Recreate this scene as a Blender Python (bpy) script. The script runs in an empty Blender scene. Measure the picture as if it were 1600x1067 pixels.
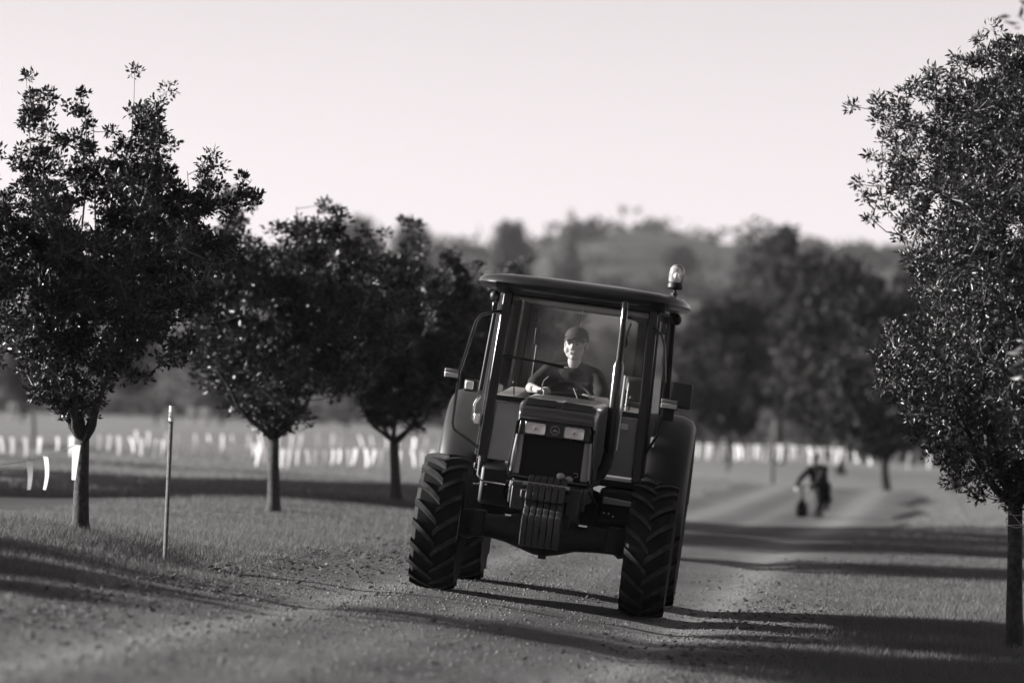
import bpy, bmesh, math
import numpy as np
from mathutils import Vector, Matrix, Euler

S = bpy.context.scene
COL = S.collection
R = math.radians
PI = math.pi

# ------------------------------------------------------------------ camera
CAMZ, HORY, FPX = 1.468, 660.0, 6000.0
cam_data = bpy.data.cameras.new('camera')
cam = bpy.data.objects.new('camera', cam_data)
COL.objects.link(cam)
cam.location = (0, 0, CAMZ)
cam.rotation_euler = (PI / 2 + math.atan((HORY - 533.5) / FPX), 0, 0)
cam_data.sensor_width = 36
cam_data.lens = 135
cam_data.clip_start = 0.5
cam_data.clip_end = 6000
cam_data.dof.use_dof = True
cam_data.dof.focus_distance = 31.9
cam_data.dof.aperture_fstop = 1.4
S.camera = cam

# ------------------------------------------------------------------ sky and sun
SUN_EL, SUN_AZ = R(19.0), math.atan2(-0.995, 0.10)   # azimuth measured from +Y towards +X
w = bpy.data.worlds.new('World')
S.world = w
w.use_nodes = True
nt = w.node_tree
bg = nt.nodes['Background']
sky = nt.nodes.new('ShaderNodeTexSky')
sky.sky_type = 'NISHITA'
sky.sun_disc = False
sky.sun_elevation = SUN_EL
sky.sun_rotation = SUN_AZ
sky.air_density = 1.0
sky.dust_density = 0.4
tobw = nt.nodes.new('ShaderNodeRGBToBW')              # a black and white photograph, faintly warm
tint = nt.nodes.new('ShaderNodeVectorMath')
tint.operation = 'SCALE'
tint.inputs[0].default_value = (1.0, 0.93, 0.95)
nt.links.new(sky.outputs[0], tobw.inputs[0])
nt.links.new(tobw.outputs[0], tint.inputs['Scale'])
nt.links.new(tint.outputs[0], bg.inputs[0])
bg.inputs[1].default_value = 0.05

sd = bpy.data.lights.new('sun', 'SUN')
sd.energy = 5.0
sd.angle = R(0.8)
sd.color = (1.0, 0.975, 0.965)
sun = bpy.data.objects.new('sun', sd)
COL.objects.link(sun)
sdir = Vector((math.sin(SUN_AZ) * math.cos(SUN_EL), math.cos(SUN_AZ) * math.cos(SUN_EL), math.sin(SUN_EL)))
sun.rotation_euler = sdir.to_track_quat('Z', 'Y').to_euler()
sun.location = (-20, 20, 30)

S.view_settings.view_transform = 'Standard'
S.view_settings.look = 'None'
S.view_settings.gamma = 1
S.view_settings.exposure = 1.85
S.view_settings.use_curve_mapping = False
S.render.engine = 'CYCLES'
S.cycles.use_denoising = True
S.cycles.max_bounces = 8
S.cycles.transparent_max_bounces = 16
S.cycles.volume_bounces = 0
S.cycles.sample_clamp_indirect = 4

# ------------------------------------------------------------------ materials
WARM = (1.0, 0.995, 0.99)


def g(v):
    return (v * WARM[0], v * WARM[1], v * WARM[2], 1)


def mat(name, v, rough=0.6, spec=0.5, metal=0.0, var=0.0, scale=8.0, bump=0.0, bscale=60.0, coat=0.0, detail=6):
    m = bpy.data.materials.new(name)
    m.use_nodes = True
    t = m.node_tree
    b = t.nodes['Principled BSDF']
    b.inputs['Base Color'].default_value = g(v)
    b.inputs['Roughness'].default_value = rough
    b.inputs['Specular IOR Level'].default_value = spec
    b.inputs['Metallic'].default_value = metal
    b.inputs['Coat Weight'].default_value = coat
    if coat:
        b.inputs['Coat Roughness'].default_value = 0.08
    tc = t.nodes.new('ShaderNodeTexCoord')
    if var:
        n = t.nodes.new('ShaderNodeTexNoise')
        n.inputs['Scale'].default_value = scale
        n.inputs['Detail'].default_value = detail
        r = t.nodes.new('ShaderNodeValToRGB')
        r.color_ramp.elements[0].position = 0.3
        r.color_ramp.elements[1].position = 0.7
        r.color_ramp.elements[0].color = g(v * (1 - var))
        r.color_ramp.elements[1].color = g(v * (1 + var))
        t.links.new(tc.outputs['Object'], n.inputs['Vector'])
        t.links.new(n.outputs['Fac'], r.inputs[0])
        t.links.new(r.outputs[0], b.inputs['Base Color'])
    if bump:
        n = t.nodes.new('ShaderNodeTexNoise')
        n.inputs['Scale'].default_value = bscale
        n.inputs['Detail'].default_value = 5
        bp = t.nodes.new('ShaderNodeBump')
        bp.inputs['Strength'].default_value = bump
        bp.inputs['Distance'].default_value = 0.01
        t.links.new(tc.outputs['Object'], n.inputs['Vector'])
        t.links.new(n.outputs['Fac'], bp.inputs['Height'])
        t.links.new(bp.outputs[0], b.inputs['Normal'])
    return m


def leaf_mat(name, v, rough=0.38, spec=0.5, trans=0.25):
    m = mat(name, v, rough, spec)
    t = m.node_tree
    b = t.nodes['Principled BSDF']
    geo = t.nodes.new('ShaderNodeNewGeometry')
    r = t.nodes.new('ShaderNodeValToRGB')
    r.color_ramp.elements[0].color = g(v * 0.55)
    r.color_ramp.elements[1].color = g(v * 1.6)
    t.links.new(geo.outputs['Random Per Island'], r.inputs[0])
    t.links.new(r.outputs[0], b.inputs['Base Color'])
    if trans:
        tr = t.nodes.new('ShaderNodeBsdfTranslucent')
        tr.inputs[0].default_value = g(v * 2)
        mx = t.nodes.new('ShaderNodeMixShader')
        mx.inputs[0].default_value = trans
        t.links.new(b.outputs[0], mx.inputs[1])
        t.links.new(tr.outputs[0], mx.inputs[2])
        t.links.new(mx.outputs[0], t.nodes['Material Output'].inputs[0])
    return m


def glass_mat(name, dust_haze=0.04, clear=0.93):
    m = bpy.data.materials.new(name)
    m.use_nodes = True
    t = m.node_tree
    t.nodes.remove(t.nodes['Principled BSDF'])
    tr = t.nodes.new('ShaderNodeBsdfTransparent')
    tr.inputs[0].default_value = g(clear)
    gl = t.nodes.new('ShaderNodeBsdfGlossy')
    gl.inputs['Roughness'].default_value = 0.03
    gl.inputs[0].default_value = g(0.9)
    di = t.nodes.new('ShaderNodeBsdfDiffuse')
    di.inputs[0].default_value = g(0.5)
    fr = t.nodes.new('ShaderNodeFresnel')
    fr.inputs[0].default_value = 1.45
    n = t.nodes.new('ShaderNodeTexNoise')
    n.inputs['Scale'].default_value = 9
    n.inputs['Detail'].default_value = 8
    rp = t.nodes.new('ShaderNodeMapRange')
    rp.inputs[1].default_value = 0.35
    rp.inputs[2].default_value = 0.75
    rp.inputs[3].default_value = dust_haze * 0.3
    rp.inputs[4].default_value = dust_haze * 2.2
    tc = t.nodes.new('ShaderNodeTexCoord')
    t.links.new(tc.outputs['Object'], n.inputs['Vector'])
    t.links.new(n.outputs['Fac'], rp.inputs[0])
    m1 = t.nodes.new('ShaderNodeMixShader')
    m2 = t.nodes.new('ShaderNodeMixShader')
    t.links.new(rp.outputs[0], m1.inputs[0])
    t.links.new(tr.outputs[0], m1.inputs[1])
    t.links.new(di.outputs[0], m1.inputs[2])
    t.links.new(fr.outputs[0], m2.inputs[0])
    t.links.new(m1.outputs[0], m2.inputs[1])
    t.links.new(gl.outputs[0], m2.inputs[2])
    t.links.new(m2.outputs[0], t.nodes['Material Output'].inputs[0])
    return m


M = dict(
    paint=mat('green_paint', 0.035, 0.28, 0.5, var=0.15, scale=5, coat=0.5),
    fender=mat('fender_paint', 0.02, 0.45, 0.22, var=0.25, scale=5),
    black=mat('black_plastic', 0.008, 0.5, 0.3),
    gloss=mat('gloss_black', 0.008, 0.22, 0.5, coat=0.3),
    iron=mat('dark_cast_iron', 0.013, 0.55, 0.4, var=0.35, scale=14, bump=0.2, bscale=90),
    weight=mat('weight_iron', 0.03, 0.5, 0.4, var=0.3, scale=20, bump=0.15, bscale=120),
    rubber=mat('tyre_rubber', 0.009, 0.8, 0.2, var=0.4, scale=11, bump=0.1, bscale=80),
    lug=mat('dusty_lug_rubber', 0.028, 0.75, 0.25, var=0.7, scale=16, bump=0.1, bscale=80),
    rim=mat('rim_paint', 0.42, 0.4, 0.5, var=0.2, scale=9),
    panel=mat('grey_panel', 0.26, 0.5, 0.4, var=0.1, scale=6),
    dark=mat('dark_interior', 0.02, 0.7, 0.3),
    liner=mat('headliner', 0.09, 0.9, 0.2),
    seat=mat('seat_vinyl', 0.03, 0.6, 0.3),
    roofp=mat('roof_paint', 0.014, 0.34, 0.35, var=0.2, scale=4, coat=0.25),
    door_glass=glass_mat('dusty_bright_door_glass', 0.14),  # dust film strengthened to put a bright sky sheen on the doors
    dome=glass_mat('beacon_dome_glass', 0.45, 0.97),
    chrome=mat('chrome', 0.75, 0.15, 0.5, metal=1.0),
    reflector=mat('reflector', 0.95, 0.2, 0.6, metal=0.4),
    lamp=mat('lamp_lens', 0.5, 0.15, 0.6),
    amber=mat('amber_lens', 0.22, 0.2, 0.6),
    white=mat('white_print', 0.6, 0.6, 0.3),
    mirror=mat('mirror_back', 0.02, 0.35, 0.5),
    glass=glass_mat('cab_glass', 0.02),
    rear_glass=glass_mat('rear_glass', 0.012),
    lens=glass_mat('clear_lens', 0.04, 0.95),
    skin=mat('skin', 0.50, 0.55, 0.3, var=0.05, scale=20),
    skin_shade=mat('shaded_skin', 0.22, 0.6, 0.2),  # skin darkened in colour so the child reads as a shaded silhouette
    lips=mat('lips', 0.2, 0.45, 0.4),
    eyew=mat('eye_white', 0.5, 0.3, 0.5),
    iris=mat('iris', 0.02, 0.2, 0.5),
    hair=mat('dark_hair', 0.03, 0.6, 0.3),
    blond=mat('fair_hair', 0.22, 0.6, 0.3),
    shirt=mat('dark_shirt', 0.04, 0.9, 0.15, var=0.25, scale=9, bump=0.9, bscale=13),
    cap=mat('cap_cloth', 0.05, 0.85, 0.2, bump=0.1, bscale=300),
    print=mat('faded_print', 0.24, 0.9, 0.1),
    coat_=mat('dark_jacket', 0.012, 0.9, 0.1),
    bark=mat('bark', 0.035, 0.85, 0.2, var=0.5, scale=25, bump=0.8, bscale=50),
    twig=mat('twig_bark', 0.10, 0.45, 0.5, var=0.3, scale=25),
    leaf=leaf_mat('leaf', 0.023, 0.42, 0.35, 0.06),
    leaf_dark=leaf_mat('dull_dark_leaf', 0.02, 0.85, 0.08, 0.1),  # darker and less glossy than the plain leaf
    leaf_gloss=leaf_mat('glossy_leaf', 0.024, 0.40, 0.4, 0.08),
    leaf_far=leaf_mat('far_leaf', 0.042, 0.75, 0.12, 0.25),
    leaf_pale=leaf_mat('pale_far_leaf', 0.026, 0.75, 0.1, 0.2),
    stake=mat('stake_metal', 0.09, 0.6, 0.4, var=0.45, scale=30),
    stake_top=mat('stake_sleeve', 0.5, 0.6, 0.3),
    cloth=leaf_mat('pennant_cloth', 0.6, 0.8, 0.1, 0.35),
    cord=mat('cord', 0.4, 0.8, 0.2),
    stone=leaf_mat('stone', 0.10, 0.8, 0.2, 0.0),
    blade=leaf_mat('grass_blade', 0.085, 0.6, 0.2, 0.3),
    blade_sunlit=leaf_mat('sunlit_dry_blade', 0.11, 0.7, 0.15, 0.3),  # field blades lightened in colour to match the sunlit band
    litter=leaf_mat('dead_leaf', 0.05, 0.8, 0.2, 0.1),
    post=mat('weathered_post', 0.06, 0.85, 0.2, var=0.3, scale=12),
    galv=mat('grey_rail', 0.25, 0.6, 0.4),
)


# ------------------------------------------------------------------ mesh helpers
class MB:
    def __init__(s):
        s.v, s.f = [], []

    def add(s, vs, fs):
        o = len(s.v)
        s.v += [tuple(map(float, p)) for p in vs]
        s.f += [tuple(i + o for i in f) for f in fs]
        return s

    def box(s, x0, x1, y0, y1, z0, z1):
        return s.hexa([(x0, y0, z0), (x1, y0, z0), (x1, y1, z0), (x0, y1, z0)],
                      [(x0, y0, z1), (x1, y0, z1), (x1, y1, z1), (x0, y1, z1)])

    def hexa(s, lo, hi):
        return s.add(list(lo) + list(hi), [(3, 2, 1, 0), (4, 5, 6, 7), (0, 1, 5, 4), (1, 2, 6, 5), (2, 3, 7, 6), (3, 0, 4, 7)])

    def prism(s, prof, axis, a0, a1):
        n = len(prof)
        def P(p, a):
            return {'x': (a, p[0], p[1]), 'y': (p[0], a, p[1]), 'z': (p[0], p[1], a)}[axis]
        vs = [P(p, a0) for p in prof] + [P(p, a1) for p in prof]
        fs = [tuple(range(n)), tuple(range(2 * n - 1, n - 1, -1))]
        fs += [(i, i + n, (i + 1) % n + n, (i + 1) % n) for i in range(n)]
        return s.add(vs, fs)

    def tube(s, pts, rad, n=8, cap=True):
        pts = [Vector(p) for p in pts]
        if not hasattr(rad, '__len__'):
            rad = [rad] * len(pts)
        vs, fs = [], []
        up = None
        for i, p in enumerate(pts):
            d = (pts[min(i + 1, len(pts) - 1)] - pts[max(i - 1, 0)])
            d = d.normalized() if d.length > 1e-9 else Vector((0, 0, 1))
            if up is None:
                up = d.orthogonal().normalized()
            else:
                up = (up - d * up.dot(d))
                up = up.normalized() if up.length > 1e-6 else d.orthogonal().normalized()
            q = d.cross(up)
            for k in range(n):
                a = 2 * PI * k / n
                vs.append(p + (up * math.cos(a) + q * math.sin(a)) * rad[i])
        for i in range(len(pts) - 1):
            for k in range(n):
                a, b = i * n + k, i * n + (k + 1) % n
                fs.append((a, b, b + n, a + n))
        if cap:
            fs.append(tuple(range(n - 1, -1, -1)))
            fs.append(tuple(range((len(pts) - 1) * n, len(pts) * n)))
        return s.add(vs, fs)

    def lathe(s, prof, c, axis='z', n=24, closed=False):
        """prof: (radius, along) pairs"""
        vs, fs = [], []
        m = len(prof)
        for k in range(n):
            a = 2 * PI * k / n
            for r_, h in prof:
                ca, sa = r_ * math.cos(a), r_ * math.sin(a)
                p = {'z': (ca, sa, h), 'x': (h, ca, sa), 'y': (sa, h, ca)}[axis]
                vs.append((c[0] + p[0], c[1] + p[1], c[2] + p[2]))
        for k in range(n):
            for i in range(m if closed else m - 1):
                a, b = k * m + i, k * m + (i + 1) % m
                a2, b2 = ((k + 1) % n) * m + i, ((k + 1) % n) * m + (i + 1) % m
                fs.append((a, a2, b2, b))
        return s.add(vs, fs)

    def ell(s, c, r, n=16, m=10, mtx=None):
        vs, fs = [], []
        vs.append((0, 0, 1))
        for i in range(1, m):
            t = PI * i / m
            for k in range(n):
                a = 2 * PI * k / n
                vs.append((math.sin(t) * math.cos(a), math.sin(t) * math.sin(a), math.cos(t)))
        vs.append((0, 0, -1))
        for k in range(n):
            fs.append((0, 1 + k, 1 + (k + 1) % n))
            for i in range(m - 2):
                a, b = 1 + i * n + k, 1 + i * n + (k + 1) % n
                fs.append((a, a + n, b + n, b))
            fs.append((len(vs) - 1, 1 + (m - 2) * n + (k + 1) % n, 1 + (m - 2) * n + k))
        out = []
        for p in vs:
            q = Vector((p[0] * r[0], p[1] * r[1], p[2] * r[2])) + Vector(c)
            out.append(mtx @ q if mtx else q)
        return s.add(out, fs)

    def cap(s, p, q, r1, r2, n=14, mtx=None):
        """tapered capsule"""
        p, q = Vector(p), Vector(q)
        if mtx:
            p, q = mtx @ p, mtx @ q
        d = (q - p)
        L = max(d.length, 1e-5)
        d = d / L if d.length > 1e-6 else Vector((0, 0, 1))
        pts, rr = [], []
        for t in (-1, -.92, -.7, -.38, 0):
            pts.append(p + d * r1 * t)
            rr.append(r1 * math.sqrt(max(1 - t * t, 0)) + 1e-5)
        for t in (.5,):
            pts.append(p + d * L * t)
            rr.append((r1 + r2) / 2)
        for t in (0, .38, .7, .92, 1):
            pts.append(q + d * r2 * t)
            rr.append(r2 * math.sqrt(max(1 - t * t, 0)) + 1e-5)
        return s.tube(pts, rr, n)


def mesh_np(name, v, f4):
    """fast mesh from an (n,3) array and an (m,k) index array"""
    me = bpy.data.meshes.new(name)
    v = np.ascontiguousarray(v, np.float32)
    f4 = np.ascontiguousarray(f4, np.int32)
    k = f4.shape[1]
    me.vertices.add(len(v))
    me.vertices.foreach_set('co', v.ravel())
    me.loops.add(f4.size)
    me.loops.foreach_set('vertex_index', f4.ravel())
    me.polygons.add(len(f4))
    me.polygons.foreach_set('loop_start', np.arange(0, f4.size, k, dtype=np.int32))
    me.polygons.foreach_set('loop_total', np.full(len(f4), k, np.int32))
    me.update(calc_edges=True)
    return me


def link(name, me, m=None, parent=None):
    o = bpy.data.objects.new(name, me)
    COL.objects.link(o)
    if m is not None and me is not None and not me.materials:
        me.materials.append(m)
    if parent is not None:
        o.parent = parent
    return o


def obj(name, mb, m, parent=None, smooth=True, bevel=0.0, ang=35, segs=2):
    me = bpy.data.meshes.new(name)
    me.from_pydata(mb.v, [], mb.f)
    bm = bmesh.new()
    bm.from_mesh(me)
    bmesh.ops.recalc_face_normals(bm, faces=bm.faces)
    bm.to_mesh(me)
    bm.free()
    if smooth:
        me.polygons.foreach_set('use_smooth', [True] * len(me.polygons))
        me.set_sharp_from_angle(angle=R(ang))
    o = link(name, me, m, parent)
    if bevel:
        b = o.modifiers.new('edge', 'BEVEL')
        b.width = bevel
        b.segments = segs
        b.limit_method = 'ANGLE'
        b.angle_limit = R(40)
    return o


def tag(o, label=None, cat=None, group=None, kind=None):
    if label:
        o['label'] = label
    if cat:
        o['category'] = cat
    if group:
        o['group'] = group
    if kind:
        o['kind'] = kind
    return o


def empty(name, loc=(0, 0, 0), rz=0.0):
    o = bpy.data.objects.new(name, None)
    o.empty_display_size = 0.1
    COL.objects.link(o)
    o.location = loc
    o.rotation_euler = (0, 0, rz)
    return o


# ------------------------------------------------------------------ the lie of the land
def pt(px, py, d):
    """a spot on the ground surveyed from the camera: direction and distance"""
    return ((px - 800) / FPX * d, d, CAMZ - (py - HORY) / FPX * d)


ORG = Vector((0.195, 31.6, -0.012))
ROLL, YAW = R(7.6), R(4.0)
TM = Matrix.Translation(ORG) @ Matrix.Rotation(-YAW, 4, 'Z') @ Matrix.Rotation(ROLL, 4, 'Y')
ctrl = []
for X, Y in ((-.86, 0), (.86, 0), (-.86, 2.05), (.86, 2.05), (0, 1), (-.86, 1), (.86, 1), (-1.3, -1), (1.3, -1), (-1.3, 3), (1.3, 3)):
    p = TM @ Vector((X, Y, 0.0))
    ctrl.append((p.x, p.y, p.z - 0.0))
for a in ((125, 832, 30.5), (258, 877, 30), (427, 801, 43), (620, 784, 48.6), (752, 772, 57), (1582, 1018, 30), (1500, 878, 45),
          (1500, 832, 60), (1275, 813, 72), (1380, 770, 100), (1215, 724, 150), (900, 700, 150), (800, 655, 400), (1300, 672, 400),
          (300, 640, 400), (0, 640, 400), (0, 652, 200), (350, 660, 200), (700, 672, 200), (1200, 700, 250), (1550, 712, 250), (1600, 672, 400),
          (0, 690, 100), (300, 706, 100), (700, 730, 100), (1000, 752, 100), (1560, 778, 100),
          (0, 742, 60), (200, 752, 60), (1100, 828, 60), (950, 850, 45), (0, 800, 42), (800, 1062, 22), (0, 1050, 18.5), (1590, 1150, 24),
          (-500, 960, 22), (2300, 1100, 30), (2400, 860, 60), (-800, 800, 40)):
    ctrl.append(pt(*a))
ctrl += [(0, 8, -0.02), (-4, 8, .3), (4, 8, -.45), (-30, 10, 1.2), (30, 10, -1.2), (-90, 100, 4), (90, 100, -2), (-60, 40, 3), (60, 40, -2)]
ctrl = np.array(ctrl)


def warp(x, y):
    y = np.clip(y, 8, 500)
    return np.stack([np.clip(x / (2 + .15 * y), -4, 4), 2.0 * np.log(y / 20)], -1)


_P = warp(ctrl[:, 0], ctrl[:, 1])
_n = len(_P)
_C2 = 0.12 ** 2


def _phi(a, b):
    return np.sqrt(((a[:, None, :] - b[None, :, :]) ** 2).sum(-1) + _C2)


_A = np.zeros((_n + 3, _n + 3))
_A[:_n, :_n] = _phi(_P, _P) + 0.004 * np.eye(_n)
_A[:_n, _n] = 1
_A[:_n, _n + 1:] = _P
_A[_n, :_n] = 1
_A[_n + 1:, :_n] = _P.T
_W = np.linalg.solve(_A, np.concatenate([ctrl[:, 2], np.zeros(3)]))


def side(x, y):
    """distance across from the left tree row"""
    return x - (-3.55 + 0.12 * (y - 31.6))


def gz(x, y):
    x = np.atleast_1d(np.asarray(x, float)).ravel()
    y = np.atleast_1d(np.asarray(y, float)).ravel()
    out = np.empty(len(x))
    for i in range(0, len(x), 40000):
        q = warp(x[i:i + 40000], y[i:i + 40000])
        out[i:i + 40000] = _phi(q, _P) @ _W[:_n] + _W[_n] + q @ _W[_n + 1:]
    near = np.clip((70 - y) / 30, 0, 1)
    out += near * (0.010 * np.sin(x * 2.3 + y * .7) * np.sin(y * 1.1 - x * .4) + 0.006 * np.sin(x * 5.1 + 1.3 * np.sin(y * 2.2)) * np.sin(y * 3.7))
    s = side(x, y)
    out -= near * 0.028 * (np.exp(-((s - 2.5) / .25) ** 2) + np.exp(-((s - 4.95) / .25) ** 2))
    return out


def gz1(x, y):
    return float(gz(x, y)[0])


def grid_sheet(name, xs, ys, m, dz=0.0, zf=gz):
    X, Y = np.meshgrid(xs, ys)
    Z = zf(X.ravel(), Y.ravel()) + dz
    v = np.stack([X.ravel(), Y.ravel(), Z], -1)
    nx, ny = len(xs), len(ys)
    i = (np.arange(ny - 1)[:, None] * nx + np.arange(nx - 1)[None, :]).ravel()
    f = np.stack([i, i + 1, i + nx + 1, i + nx], -1)
    me = mesh_np(name, v, f)
    me.polygons.foreach_set('use_smooth', [True] * len(me.polygons))
    return link(name, me, m)


def ground_material(name, lo, hi, s1, s2, patch=0.5, bump=0.5, pebble=False):
    m = bpy.data.materials.new(name)
    m.use_nodes = True
    t = m.node_tree
    b = t.nodes['Principled BSDF']
    b.inputs['Roughness'].default_value = 0.9
    b.inputs['Specular IOR Level'].default_value = 0.15
    tc = t.nodes.new('ShaderNodeTexCoord')
    n1 = t.nodes.new('ShaderNodeTexNoise')
    n1.inputs['Scale'].default_value = s1
    n1.inputs['Detail'].default_value = 10
    n1.inputs['Roughness'].default_value = 0.7
    n2 = t.nodes.new('ShaderNodeTexNoise')
    n2.inputs['Scale'].default_value = s2
    n2.inputs['Detail'].default_value = 4
    for n in (n1, n2):
        t.links.new(tc.outputs['Object'], n.inputs['Vector'])
    mx = t.nodes.new('ShaderNodeMath')
    mx.operation = 'MULTIPLY_ADD'
    mx.inputs[1].default_value = patch
    t.links.new(n2.outputs['Fac'], mx.inputs[0])
    sc = t.nodes.new('ShaderNodeMath')
    sc.operation = 'MULTIPLY'
    sc.inputs[1].default_value = 1 - patch
    t.links.new(n1.outputs['Fac'], sc.inputs[0])
    t.links.new(sc.outputs[0], mx.inputs[2])
    r = t.nodes.new('ShaderNodeValToRGB')
    r.color_ramp.elements[0].position = 0.36
    r.color_ramp.elements[1].position = 0.64
    r.color_ramp.elements[0].color = g(lo)
    r.color_ramp.elements[1].color = g(hi)
    t.links.new(mx.outputs[0], r.inputs[0])
    t.links.new(r.outputs[0], b.inputs['Base Color'])
    src = n1.outputs['Fac']
    if pebble:
        vo = t.nodes.new('ShaderNodeTexVoronoi')
        vo.inputs['Scale'].default_value = 70
        t.links.new(tc.outputs['Object'], vo.inputs['Vector'])
        src = vo.outputs['Distance']
    bp = t.nodes.new('ShaderNodeBump')
    bp.inputs['Strength'].default_value = bump
    bp.inputs['Distance'].default_value = 0.02
    t.links.new(src, bp.inputs['Height'])
    t.links.new(bp.outputs[0], b.inputs['Normal'])
    return m


def spread(lo, hi, fine_lo, fine_hi, step, grow=1.16):
    a = list(np.arange(fine_lo, fine_hi + 1e-6, step))
    st, x = step, fine_hi
    while x < hi:
        st *= grow
        x += st
        a.append(min(x, hi))
    st, x = step, fine_lo
    pre = []
    while x > lo:
        st *= grow
        x -= st
        pre.append(max(x, lo))
    return np.array(pre[::-1] + a)


GROUND_M = ground_material('grass_ground', 0.018, 0.055, 9.0, 0.35, 0.55, 0.6)
ground = grid_sheet('ground', spread(-480, 480, -9, 12, 0.2), spread(-40, 930, 14, 64, 0.2, 1.12), GROUND_M)
FIELD_M = ground_material('sunlit_dry_field', 0.08, 0.17, 3.0, 0.12, 0.5, 0.4)  # pale hay, lightened further to stand in for the sunlit band
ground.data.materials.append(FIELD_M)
_np = len(ground.data.polygons)
_c = np.empty(_np * 3, np.float32)
ground.data.polygons.foreach_get('center', _c)
_c = _c.reshape(-1, 3)
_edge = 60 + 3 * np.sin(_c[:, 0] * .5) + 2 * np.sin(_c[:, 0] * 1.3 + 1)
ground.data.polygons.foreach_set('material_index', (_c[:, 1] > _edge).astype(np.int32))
tag(ground, kind='structure')

# the unsealed road: left edge 1.4 m from the row, right edge 6.0 m
rng = np.random.default_rng(5)
ry = np.concatenate([np.arange(6, 64, 0.2), 64 * 1.02 ** np.arange(0, 22)])
ns = 34
wl = 1.35 + .18 * np.sin(ry * .7) + .12 * np.sin(ry * 1.9 + 1) + .07 * np.sin(ry * 5.3)
wr = 6.0 + .2 * np.sin(ry * .55 + 2) + .15 * np.sin(ry * 1.7) + .08 * np.sin(ry * 6.1)
rs = wl[:, None] + (wr - wl)[:, None] * np.linspace(0, 1, ns)[None, :]
rY = np.repeat(ry[:, None], ns, 1)
rX = rs + (-3.55 + 0.12 * (rY - 31.6))
rZ = gz(rX.ravel(), rY.ravel()) + 0.012 + .002 * np.clip(rY.ravel() - 40, 0, 60) - 0.010 * (np.abs(np.tile(np.linspace(-1, 1, ns), len(ry))) > .99)
ii = (np.arange(len(ry) - 1)[:, None] * ns + np.arange(ns - 1)[None, :]).ravel()
me = mesh_np('road', np.stack([rX.ravel(), rY.ravel(), rZ], -1), np.stack([ii, ii + 1, ii + ns + 1, ii + ns], -1))
me.polygons.foreach_set('use_smooth', [True] * len(me.polygons))
ROAD_M = ground_material('gravel_road', 0.036, 0.118, 42.0, 0.9, 0.42, 1.0, True)
_wear = np.exp(-((rs - 2.5) / .32) ** 2) + np.exp(-((rs - 4.95) / .32) ** 2) + .5 * np.exp(-((rs - 3.6) / .2) ** 2)
_at = me.attributes.new('wear', 'FLOAT', 'POINT')
_at.data.foreach_set('value', _wear.ravel().astype(np.float32))
_t = ROAD_M.node_tree
_an = _t.nodes.new('ShaderNodeAttribute')
_an.attribute_name = 'wear'
_mm = _t.nodes.new('ShaderNodeMix')
_mm.data_type = 'RGBA'
_mm.blend_type = 'MIX'
_mm.inputs['B'].default_value = g(.185)
_ml = _t.nodes.new('ShaderNodeMath')
_ml.operation = 'MULTIPLY'
_ml.inputs[1].default_value = .85
_bs = _t.nodes['Principled BSDF']
_src = _bs.inputs['Base Color'].links[0].from_socket
_t.links.new(_an.outputs['Fac'], _ml.inputs[0])
_t.links.new(_ml.outputs[0], _mm.inputs['Factor'])
_t.links.new(_src, _mm.inputs['A'])
_t.links.new(_mm.outputs['Result'], _bs.inputs['Base Color'])
tag(link('road', me, ROAD_M), kind='structure')

# ------------------------------------------------------------------ hills
HX = [-1500, -400, 0, 250, 400, 520, 600, 690, 760, 830, 880, 930, 1060, 1090, 1180, 1260, 1360, 1500, 1700, 2200, 3200]
HYp = [460, 450, 440, 435, 425, 418, 412, 410, 418, 412, 398, 384, 382, 396, 392, 412, 420, 428, 430, 450, 470]


def hill_z(x, y):
    d0 = 760.0
    px = 800 + x / np.maximum(y, 100) * FPX
    top = CAMZ + (HORY - np.interp(px, HX, HYp)) / FPX * d0
    k = np.clip((y - 330) / (d0 - 330), 0, 1)
    k = k * k * (3 - 2 * k)
    back = np.clip(1 - (y - d0 - 60) / 500, 0.4, 1)
    ridge = 1 + .05 * np.sin(x * .03 + y * .011) * np.sin(y * .02)
    return -4 + (top + 4) * k * back * np.where(k < .98, ridge, 1)


HILL_M = ground_material('hill_pasture', 0.012, 0.07, 0.12, 0.03, 0.5, 0.2)
hills = grid_sheet('hills', np.linspace(-420, 460, 120), np.concatenate([np.linspace(320, 820, 60), np.linspace(830, 930, 8)]), HILL_M, 0, hill_z)
tag(hills, kind='structure')


# ------------------------------------------------------------------ trees
def leaves_mesh(name, P, D, L, W, rng, fold=0.25):
    """pointed folded leaves: root P, direction D (unit), length L, width W"""
    n = len(P)
    r = rng.normal(size=(n, 3))
    N = r - (r * D).sum(1)[:, None] * D
    N /= np.linalg.norm(N, axis=1)[:, None] + 1e-9
    B = np.cross(D, N)
    L = L[:, None]
    W = W[:, None]
    mid = P + D * L * 0.45
    v = np.stack([P, mid + B * W + N * W * fold, P + D * L - N * L * .12, mid - B * W + N * W * fold], 1)
    i = np.arange(n)[:, None] * 4
    f = np.concatenate([i + np.array([[0, 1, 2]]), i + np.array([[0, 2, 3]])], 0)
    return mesh_np(name, v.reshape(-1, 3), f)


def unit(a):
    return a / (np.linalg.norm(a, axis=-1, keepdims=True) + 1e-9)


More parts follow.
